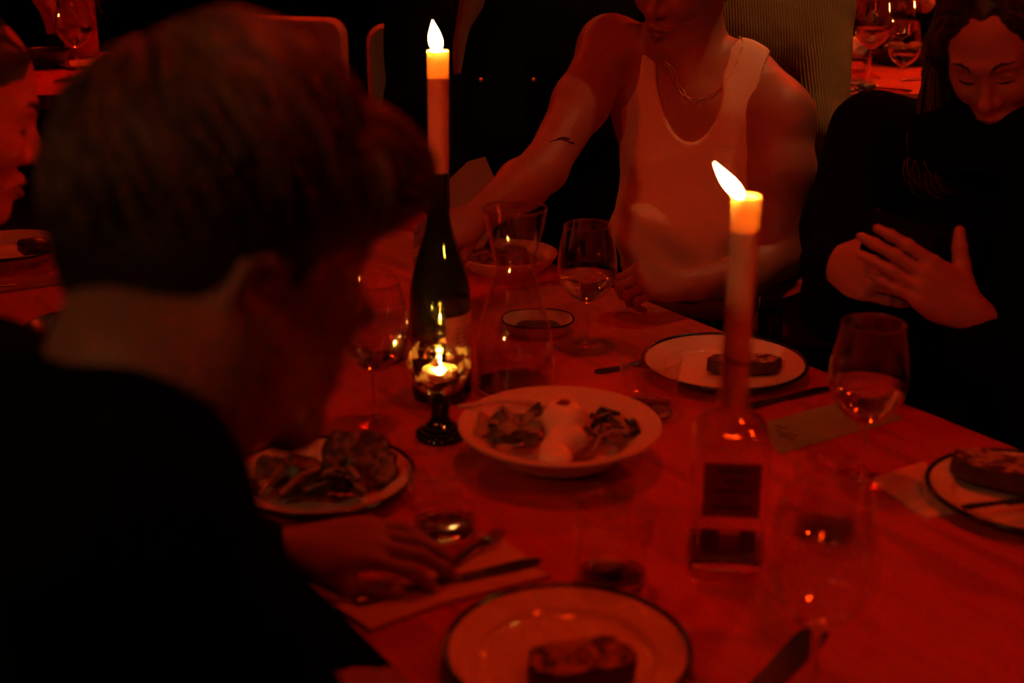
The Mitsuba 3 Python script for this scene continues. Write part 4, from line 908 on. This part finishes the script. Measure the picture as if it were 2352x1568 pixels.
# --- the woman with the phone
def phone_woman():
    t = thing('person', 'person with long dark hair and black top at the right looking down at a phone', 'person')
    R = frame_from((-.47, -.70, -.50), roll=.12); O = V(0.7312, 2.025, 1.16)-R@V(.115, 0, -.028)*.98
    RS, LS = V(0.6143, 2.243, 1.085), V(0.8511, 2.007, 1.107); NB = V(0.8278, 2.172, 1.065)
    F = Field((.44, 1.60, .72), (1.02, 2.40, 1.42), .0032)
    w = head(F, O, R, .98, True, ears=(1, -1))
    F.cone(w(-.02, 0, -.04), NB, .05, .056, .03); F.cone(NB, NB+V(-.02, -.02, -.10), .058, .05, .04)
    WL = V(0.6755, 1.835, 0.8908); fr = unit(V(.42, -.88, .05)); WR = V(0.5504, 1.889, 0.9291)-fr*.098; EL = V(0.7787, 1.91, 0.7112); ER = V(0.5368, 2.048, 0.8326)
    F.chain([LS, EL, WL], [.025, .025, .024], .02); F.chain([RS, ER, WR], [.025, .025, .024], .02); F.cone(RS, LS, .025, .025, .03)
    f = V(0.5664, 1.819, 0.9668)-WL
    hand(F, WL, f, V(-.25, -.80, .45), 1, [(.15, .30, .15), (.25, .25, .15), (.28, .25, .2), (.25, .3, .2)], 1.06, ((.62, .68, -.05), (.66, .75, .0), (.60, .80, .0)), .005, tl=.80)
    hand(F, WR, fr, V(-.85, -.42, .28), -1, [(.95, .40, .2), (.98, .40, .2), (1.0, .42, .2), (1.0, .45, .2)], 1.04, ((.6, .7, -.4), (.7, .2, -.7), (.6, .0, -.8)), .02)
    m = F.mesh(4); part(t, 'body', m, 'skin_light', True)
    part(t, 'ring', None or tube((lambda c, d, n: [c+.0098*(math.cos(a)*n+math.sin(a)*np.cross(d, n)) for a in np.linspace(0, 2*np.pi, 20)])(V(0.6007, 1.825, 0.9375), unit(f), V(-.05, -.85, .5)), .0012, 6, False), 'gold_chain', True)
    S = Field((.40, 1.72, .55), (1.12, 2.60, 1.30), .006)
    S.cone(RS+V(.02, .02, -.01), LS+V(-.02, .02, -.01), .064, .064, .05); S.cone(NB+V(0, .02, -.03), NB+V(0, .03, -.1), .09, .12, .04)
    S.cone(NB+V(-.10, .06, -.18), NB+V(.08, .0, -.18), .11, .11, .05); S.cone(NB+V(-.08, .08, -.36), NB+V(.06, .03, -.36), .12, .12, .05); S.cone(NB+V(-.06, .10, -.55), NB+V(.06, .05, -.55), .14, .14, .05)
    S.chain([RS, V(0.5617, 2.159, 0.9369), ER, WR-fr*.022], [.068, .066, .056, .040], .03); S.chain([LS, EL, V(0.689, 1.844, 0.8558)], [.068, .06, .040], .03)
    S.ell(NB+V(-.02, -.07, .055), (.07, .06, .05), frame_from((-.5, -.8, -.2)), .006, 'sub'); S.ball(NB+V(-.005, -.01, .045), .068, .006, 'sub')
    part(t, 'black_top', wrinkle(S.mesh(5), .004, 14, 7), 'fabric_black_knit', True)
    brow(t, m, w, 1, r=.0026); brow(t, m, w, -1, r=.0026); lashes(t, m, w, 1); lashes(t, m, w, -1); lips(t, m, w)
    H = Field(V(.50, 1.90, .95), V(1.02, 2.42, 1.46), .005)
    H.ell(w(-.022, 0, .054), (.106, .090, .094), R, .01); H.ell(w(.09, 0, -.03), (.085, .072, .100), R, .03, 'sub')
    for q, (dx) in ((-1, V(-.01, 0, 0)), (1, V(.03, 0, 0))):
        H.chain([w(.03, q*.058, .085), w(.012, q*.088, .02), w(-.005, q*.098, -.05)+dx*.3, w(.0, q*.100, -.11)+dx*1.5, w(-.02, q*.10, -.155)+dx*2+V(0, 0, -.03)], [.022, .028, .032, .036, .018], .03)
    H.cone(w(-.05, 0, 0), w(-.07, 0, -.12), .085, .07, .03)
    part(t, 'hair', wrinkle(H.mesh(4), .005, 40, 4), 'hair_black', True)
    rng = np.random.default_rng(3); ms, cs = [], []
    for k in range(260):
        q = -1 if k % 5 else 1; a = rng.uniform(-.022, .022, 3)
        p = bez([w(.045+a[0], q*(.030+abs(a[1])), .112), w(.030+a[0], q*.078, .066+a[2]), w(.016+a[0], q*.104+a[1]*.3, .0), w(.03+a[0]*1.8, q*.118+a[1], -.08), w(.040+a[0]*2.2, q*.122+a[1]*1.6, -.12+a[2])+V(-.01, -.02, -.04+a[2]), w(.036+a[0]*2, q*.11+a[1]*1.5, -.14+a[2])+V(.004, -.02, -.07)], 4)
        p = p+np.c_[np.sin(np.linspace(0, 9, len(p))+k)*.004*np.linspace(0, 1, len(p)), np.zeros(len(p)), np.zeros(len(p))]
        mm = tube(p, np.sin(np.linspace(.4, 3.0, len(p)))*.0019+.0002, 4, False); ms.append(mm); cs.append(np.tile(np.array([.13, .065, .045])*rng.uniform(.12, 1), (len(mm.vertices), 1)))
    part(t, 'hair_strands', join(ms), 'hair_vc', True, label='wavy dark lock falling on the shoulder', kind='stuff', color=np.vstack(cs))
    seated(t, NB+V(-.01, .09, 0), -NT, .45, 'diner with the phone')
    return WL, f
WLp, fp = phone_woman()
ph = thing('phone', 'black phone held up in both hands by the person at the right', 'phone')
pm = rbox(.145, .072, .008, .009)
PR = np.stack([unit(V(0.5494, 1.868, 0.9849)-V(0.6266, 1.86, 0.9606)), unit(V(.05, .42, .9)), unit(np.cross(unit(V(0.5494, 1.868, 0.9849)-V(0.6266, 1.86, 0.9606)), unit(V(.05, .42, .9))))], 1)
PR[:, 1] = np.cross(PR[:, 2], PR[:, 0])
pc = V(0.5992, 1.871, 0.9775)+V(.0, .022, .0)
part(ph, 'body', xf(pm, PR, pc), 'plastic_black', 30)
part(ph, 'camera_lens', xf(lathe([(0, 0), (.004, 0), (.004, .0015), (0, .0015)], 16), PR, pc+PR@V(-.03, .022, .008)), 'glass_solid', 30)

# --- the woman at the left
def left_woman():
    t = thing('person', 'person with dark pulled back hair at the left edge, eyes lowered over a plate', 'person')
    R = frame_from((.86, .36, -.32), roll=.0); O = V(-0.5897, 1.604, 1.168)-R@V(.115, 0, -.028)*.98
    F = Field((-1.02, 1.30, .70), (-.42, 1.98, 1.48), .0034)
    w = head(F, O, R, .98, True, ears=(-1, 1)); NB = w(-.11, 0, -.13)
    F.cone(w(-.03, 0, -.04), NB, .050, .055, .03); RS, LS = NB+V(.03, -.17, -.06), NB+V(-.20, .15, -.06)
    F.cone(RS, LS, .03, .03, .03); F.cone(NB, NB+V(-.05, -.02, -.15), .055, .06, .03)
    m = F.mesh(4); part(t, 'body', m, 'skin_light', True)
    S = Field((-1.25, 1.15, .45), (-.55, 2.1, 1.25), .007)
    S.cone(RS, LS, .06, .06, .05); S.cone(NB+V(-.06, -.02, -.14), NB+V(-.12, -.06, -.55), .13, .15, .05); S.chain([RS, RS+V(-.05, .0, -.27), RS+V(.06, .16, -.36)], [.06, .055, .04], .03)
    S.ball(NB+V(.01, 0, .02), .075, .006, 'sub')
    part(t, 'black_top', wrinkle(S.mesh(4), .004, 14, 8), 'fabric_black', True)
    brow(t, m, w, -1, r=.0036); brow(t, m, w, 1); lashes(t, m, w, -1); lashes(t, m, w, 1); lips(t, m, w, 'lip')
    H = Field(O-.18, O+.22, .005); H.ell(w(-.028, 0, .056), (.104, .086, .090), R, .01); H.ell(w(-.12, 0, .05), (.045, .045, .04), R, .02)
    H.ell(w(.105, 0, -.030), (.112, .13, .110), R, .015, 'sub'); H.ell(w(-.005, -.085, -.0), (.026, .03, .04), R, .01, 'sub')
    H.cone(w(.062, -.045, .085), w(.015, -.074, .055), .016, .014, .03)
    part(t, 'hair', wrinkle(H.mesh(4), .003, 50), 'hair_black', True)
    seated(t, NB+V(-.12, -.06, 0), NT, .45, 'diner at the left edge')
left_woman()

# --- people and tables behind
def ribs(p, n, uv):
    s = .5+.5*dr.sin(p.x*(2*math.pi/.0066)+p.z*40)
    return mix((.10, .055, .022), (.19, .095, .038), s)  # shade in the rib grooves is painted into the colour, matching the bump
mat('rib_knit', {'type': 'bumpmap', 'scale': .002, 'arbitrary': proc(lambda p, n, uv: .5+.5*dr.sin(p.x*(2*math.pi/.0066)+p.z*40)), 'bsdf': pr(proc(ribs), .9, .1)})
def sitter(label, who, top_mat, top_name, RS, LS, hip, ER=None, WR=None, EL=None, WL=None, skin_m='skin_back', head_up=True, face=(0, 1, 0), hair='hair_black', arm_r=.058, body_r=.125, sleeve=.97, curl=.5):
    """A clothed seated diner of the rear tables; head, arms and hands are one body under the clothing."""
    t = thing('person', label, 'person'); RS, LS, hip = (np.asarray(x, float) for x in (RS, LS, hip)); NB = (RS+LS)/2+V(0, 0, .05)
    R = frame_from(face); O = NB+V(0, 0, .15)+R[:, 0]*.02
    pts = [p for p in (RS, LS, hip, ER, WR, EL, WL, O+V(0, 0, .16)) if p is not None]
    lo, hi = np.min(pts, 0)-.26, np.max(pts, 0)+.26
    F = Field(lo, hi, .006); w = head(F, O, R, 1.0, ears=(1, -1)); F.cone(w(-.02, 0, -.04), NB, .052, .058, .03); F.cone(NB, (NB+hip)/2, .07, .08, .03); F.cone(RS, LS, .045, .045, .03)
    S = Field(lo, hi, .007); S.cone(RS, LS, .07, .07, .06); up = (RS+LS)/2; side = (LS-RS)*.22
    S.cone(up-side+V(0, 0, -.1), up+side+V(0, 0, -.1), body_r, body_r, .06); S.cone(hip-side*.9, hip+side*.9, body_r+.01, body_r+.01, .06); S.cone(up-side*.8+V(0, 0, -.1), hip-side*.8, body_r*.95, body_r, .06); S.cone(up+side*.8+V(0, 0, -.1), hip+side*.8, body_r*.95, body_r, .06)
    for S0, E_, W_, sd in ((RS, ER, WR, -1), (LS, EL, WL, 1)):
        if E_ is None: continue
        E_ = np.asarray(E_, float); S.chain([S0, E_], [arm_r+.008, arm_r-.004], .022); F.chain([S0, E_], [.045, .036], .02)
        if W_ is not None:
            W_ = np.asarray(W_, float); F.chain([E_, W_], [.036, .025], .02); S.chain([E_, E_+(W_-E_)*sleeve], [arm_r-.004, .042], .03)
            hand(F, W_, W_-E_, V(0, -.4, .9), sd, [(curl, curl, curl*.6)]*4, 1.0, k=.004)
    S.ball(NB+V(0, 0, .045), .068, .006, 'sub')
    part(t, 'body', F.mesh(4), skin_m, True); part(t, top_name, wrinkle(S.mesh(4), .006, 11, len(label)), top_mat, True)
    H = Field(O-.18, O+.22, .006); H.ell(w(-.022, 0, .054), (.104, .085, .09), R, .01); H.ell(w(.10, 0, -.03), (.10, .13, .09), R, .02, 'sub'); H.half(w(-.05, 0, -.06), V(0, 0, -1))
    part(t, 'hair', wrinkle(H.mesh(3), .004, 50), hair, True)
    seated(t, hip, face, hip[2]-.12, who); return t, NB
sitter('person in a ribbed olive brown sweater turned away behind the man in the tank top', 'diner in the ribbed sweater', 'rib_knit', 'sweater', V(0.5141, 3.327, 1.244), V(0.7648, 3.289, 1.196), V(.60, 3.32, .62), ER=V(.45, 3.25, .86), WR=V(.5, 3.42, 1.0), EL=V(0.7405, 3.11, 0.9284), WL=V(0.747, 3.163, 0.7768), arm_r=.066, body_r=.104, sleeve=.72, face=(-.1, 1, 0))
tj, nb = sitter('person in a black jacket with two metal studs on the back, behind the reaching arm', 'diner in the studded black jacket', 'fabric_black', 'jacket', V(-0.0452, 3.035, 1.228), V(0.209, 3.087, 1.224), V(.10, 3.10, .60), ER=V(-0.0445, 2.891, 0.968), WR=V(-.02, 3.3, .96), EL=V(0.1662, 2.941, 0.959), WL=V(.2, 3.35, .96), arm_r=.075, body_r=.14)
for px in (V(-0.066, 2.818, 1.091), V(0.0465, 2.818, 1.091)):
    part(tj, 'stud', xf(lathe([(0, 0), (.0045, 0), (.0045, .003), (.002, .004), (0, .004)], 16), np.array([[1, 0, 0], [0, 0, -1], [0, 1, 0.]]), px), 'gold_chain', 40, label='metal stud')
tk, nb2 = sitter('person in a black coat turned away, left of the tall candle flame', 'diner in the black coat', 'fabric_black', 'coat', V(-0.2656, 3.563, 1.222), V(-0.1452, 3.722, 1.221), V(-.25, 3.62, .62), ER=V(-0.2633, 3.432, 0.939), WR=V(-.2, 3.75, 1.0), arm_r=.07, body_r=.10, face=(-.97, -.2, 0))
part(tk, 'scarf', tube(bez([V(-0.0821, 2.903, 1.303), V(-0.0856, 2.874, 1.251), V(-0.1038, 2.845, 1.199), V(-0.1131, 2.83, 1.156), V(-0.1172, 2.821, 1.102)], 8), np.interp(np.arange(33), [0, 10, 16, 26, 32], [.034, .026, .016, .013, .008]), 12), 'fabric_scarf', True, label='brown scarf end hanging down')
# rear tables
RZ = .955
def rear_table(pts, label):
    t = thing('rear_table', label, 'table')
    part(t, 'tabletop', slab(pts, RZ-.04, RZ), 'table_wood', False)
    p = np.array(pts); c = p.mean(0)
    for q in p: part(t, 'leg', xf(rbox(.06, .06, RZ-.04, .006), None, (c[0]+(q[0]-c[0])*.88, c[1]+(q[1]-c[1])*.88, 0)), 'dark_wood')
rear_table([(.05, 3.52), (1.75, 3.50), (1.75, 4.25), (.05, 4.30)], 'high rear table lit bright red behind the sweater, with glasses on it')
rear_table([(-2.4, 3.45), (-1.02, 3.50), (-1.02, 4.4), (-2.4, 4.4)], 'high rear table lit red at the top left corner')
def onr(g): return V(g[0], g[1], RZ+.0002)
RT = RZ+.0002
g1 = onr(V(1.024, 3.791, 0.966)); g2 = onr(V(1.176, 4.038, 0.9147)); g3 = onr(V(1.041, 3.525, 0.9613))
wine_glass(g1, 'tall wine glass with wine at the far right table, beside the sweater', 1.02, .40)
wine_glass(g2, 'empty large wine glass at the far right table, behind two others', 1.04, .0, 1.05)
wine_glass(g3, 'smaller wine glass nearest the edge of the far right table', .84, .25)
wine_glass(onr(V(0.3237, 3.991, 1.082)), 'wine glass on the far table showing just left of the man\'s cheek', .98, .42)
tumbler(onr(V(0.9254, 3.582, 0.9738)), .046, .09, 'water tumbler on the far right table against the sweater', .05)
tumbler(onr(V(1.182, 4.248, 0.9084)), .046, .09, 'water tumbler on the far right table behind the tall wine glass', .0)
cs = thing('coaster', 'round pale coaster with dark print on the far right table', 'coaster')
cc = onr(V(0.9641, 3.653, 0.9648)); part(cs, 'disc', lathe([(0, 0), (.05, 0), (.05, .002), (0, .002)], 40, cc), 'card_white')
for x, y, r in ((-.02, .0, .009), (.0, .01, .01), (.014, -.008, .009), (.024, .008, .007)): part(cs, 'print_mark', lathe([(0, .002), (r, .002), (r, .0024), (0, .0024)], 12, cc+V(x, y, 0)), 'ink')
db = thing('dark_bowl', 'dark bowl of food on the far right table behind the wine glasses', 'bowl')
dc = onr(V(1.145, 4.054, 0.9587))+V(.06, .06, 0); part(db, 'body', lathe([(0, .01), (.06, .012), (.095, .05), (.1, .052), (.1, .048), (.07, .004), (.05, 0), (0, 0)], 48, dc), 'dark_ceramic')
for k, (x, y) in enumerate(((-.03, -.02), (.02, -.03), (.05, .01), (-.01, .02))): solo('chip', lump(dc+V(x, y, .052), (.03, .022, .014), 101+k, .3), 'crumb', 'fried piece in the dark bowl on the far table', 'food', 'pieces in the far dark bowl')
nl2 = thing('crumpled_napkin', 'crumpled pale napkin behind the tall wine glass on the far table', 'napkin'); part(nl2, 'cloth', lump(onr(V(1.126, 4.22, 0.9805))+V(-.05, .0, .04), (.06, .05, .035), 111, .4), 'napkin_cloth', True)
rs = thing('dried_rose', 'dark dried rose lying at the near edge of the far right table', 'flower')
rc = onr(V(0.9551, 3.545, 0.9583))+V(0, 0, .012)
for k in range(9):
    a = k*2.4; part(rs, 'petal', lump(rc+V(.012*math.cos(a), .010*math.sin(a), .002*(k % 3)), (.013, .012, .009), 120+k, .3, 2), 'meat_dark', True)
part(rs, 'stem', tube(bez([rc+V(.01, 0, 0), rc+V(.06, .0, -.004), rc+V(.12, -.012, -.008)], 6), .0022, 6), 'ink', True)
for k, (x, y) in enumerate(((.915, 0), (.94, 0))): solo('fallen_petal', lump(V(x, 3.535, RT+.004), (.008, .007, .004), 140+k, .3, 2), 'meat_dark', 'small dark fallen petal at the edge of the far right table', 'petal', 'fallen rose petals')
knife(V(1.10, 3.74, RT), V(1.26, 3.78, RT), 'knife on the far right table behind the smaller wine glass', 'steel')
# diner of the far right table, hands to the face
sitter('person with red lit hands behind the glasses at the far right table', 'diner behind the far right glasses', 'fabric_black', 'shirt', (1.14, 4.62, 1.30), (1.52, 4.62, 1.30), (1.32, 4.68, .75), ER=(1.04, 4.42, 1.04), WR=(1.12, 4.32, 1.14), EL=(1.44, 4.37, 1.04), WL=(1.28, 4.27, 1.15), face=(0, -1, -.2), sleeve=.55)
# left rear table
wine_glass(onr(V(-1.254, 3.826, 0.976)), 'wine glass half full at the far left table, in the top left corner', 1.0, .42)
pl = thing('side_plate', 'small pale plate beside the wine glass at the far left table', 'plate'); pc2 = onr(V(-1.298, 4.042, 0.9851)); part(pl, 'body', lathe([(0, .003), (.06, .003), (.08, .012), (.082, .012), (.06, 0), (0, 0)], 48, pc2), 'stoneware')
db2 = thing('dark_bowl', 'dark bowl at the far left table beside the wine glass', 'bowl'); part(db2, 'body', lathe([(0, .01), (.05, .012), (.075, .05), (.08, .052), (.08, .048), (.055, .004), (.04, 0), (0, 0)], 48, onr(V(-1.374, 4.038, 0.9739))+V(-.05, 0, 0)), 'dark_ceramic')
sitter('person in black at the far left table with one red lit forearm raised', 'diner at the far left table', 'fabric_black', 'shirt', (-1.74, 4.95, 1.28), (-1.36, 4.95, 1.28), (-1.5, 5.05, .78), ER=(-1.84, 4.7, 1.08), EL=V(-1.459, 4.327, 0.9816), WL=V(-1.492, 4.318, 1.106), face=(.1, -1, -.1), sleeve=.12)
vs = thing('red_vase', 'tall red cylinder vase behind the wine glass at the far left table', 'vase'); vc = onr(V(-1.385, 4.28, 0.9982))
part(vs, 'body', lathe([(0, 0), (.050, 0), (.053, .004), (.053, .24), (.051, .243), (.049, .24), (.049, .01), (0, .01)], 48, vc), 'fabric_red')
for k, (p0, p1) in enumerate(((V(-1.345, 4.312, 1.091), V(-1.281, 4.271, 1.124)), (V(-1.336, 4.298, 1.051), V(-1.264, 4.259, 1.09)))):
    m_ = lump((0, 0, 0), (.030, .012 if k == 0 else .020, .004), 160+k, .15)
    d_ = unit(p1-p0); part(vs, 'dried_leaf', xf(m_, np.stack([d_, unit(np.cross(V(0, 1, 0), d_)), V(0, -1, 0)], 1), (p0*.35+p1*.65)), 'cushion_beige', True)
    part(vs, 'twig', tube([vc+V(.02, 0, .2), vc+V(.035, 0, .25), p0*.5+p1*.5], .0025, 6), 'dark_wood', True)
# chairs with cushioned backs between the tables
def chair(c, yaw, label):
    t = thing('padded_chair', label, 'chair'); R = rotz(yaw); put = lambda m: xf(m, R, c)
    b = rbox(.40, .30, .05, .06, 5); part(t, 'backrest', put(xf(b, np.array([[1, 0, 0], [0, 0, -1], [0, 1, 0.]]), (0, .2, .92))), 'cushion_beige', 40)
    part(t, 'seat', put(xf(rbox(.42, .42, .06, .05, 5), None, (0, 0, .62))), 'fabric_black', 40, label='black seat')
    for x in (-.18, .18):
        for y in (-.18, .18): part(t, 'leg', put(tube([(x, y, .62), (x*1.1, y*1.1, 0)], [.016, .013], 8)), 'dark_wood')
        part(t, 'post', put(tube([(x*.8, .19, .62), (x*.8, .2, .80)], .012, 8)), 'dark_wood')
chair(V(-.285, 4.0, 0), -.15, 'beige padded chair behind the foreground hair, left of the black coat')
chair(V(-.80, 4.45, -.02), -.2, 'beige padded chair further back, just over the crown of the foreground head')

candle(V(1.34, 3.92, RT+.004), .20, .0125, 'unseen lit taper candle at the right end of the far right table', (.05, 0), .042, (0, 0), 900.)  # unseen candle hidden from view, placed to put glints on the far right glasses
cup = thing('candle_dish', 'small unseen dish under the candle of the far right table', 'candle holder'); part(cup, 'body', lathe([(0, 0), (.04, 0), (.05, .012), (.049, .013), (.03, .004), (0, .004)], 32, V(1.34, 3.92, RT)), 'dark_ceramic')
candle(V(-1.72, 3.80, RT+.004), .20, .0125, 'unseen lit taper candle at the left end of the far left table', (.05, 0), .042, (0, 0), 900.)  # unseen candle outside the frame, placed to light the far left table
cup = thing('candle_dish', 'small unseen dish under the candle of the far left table', 'candle holder'); part(cup, 'body', lathe([(0, 0), (.04, 0), (.05, .012), (.049, .013), (.03, .004), (0, .004)], 32, V(-1.72, 3.80, RT)), 'dark_ceramic')
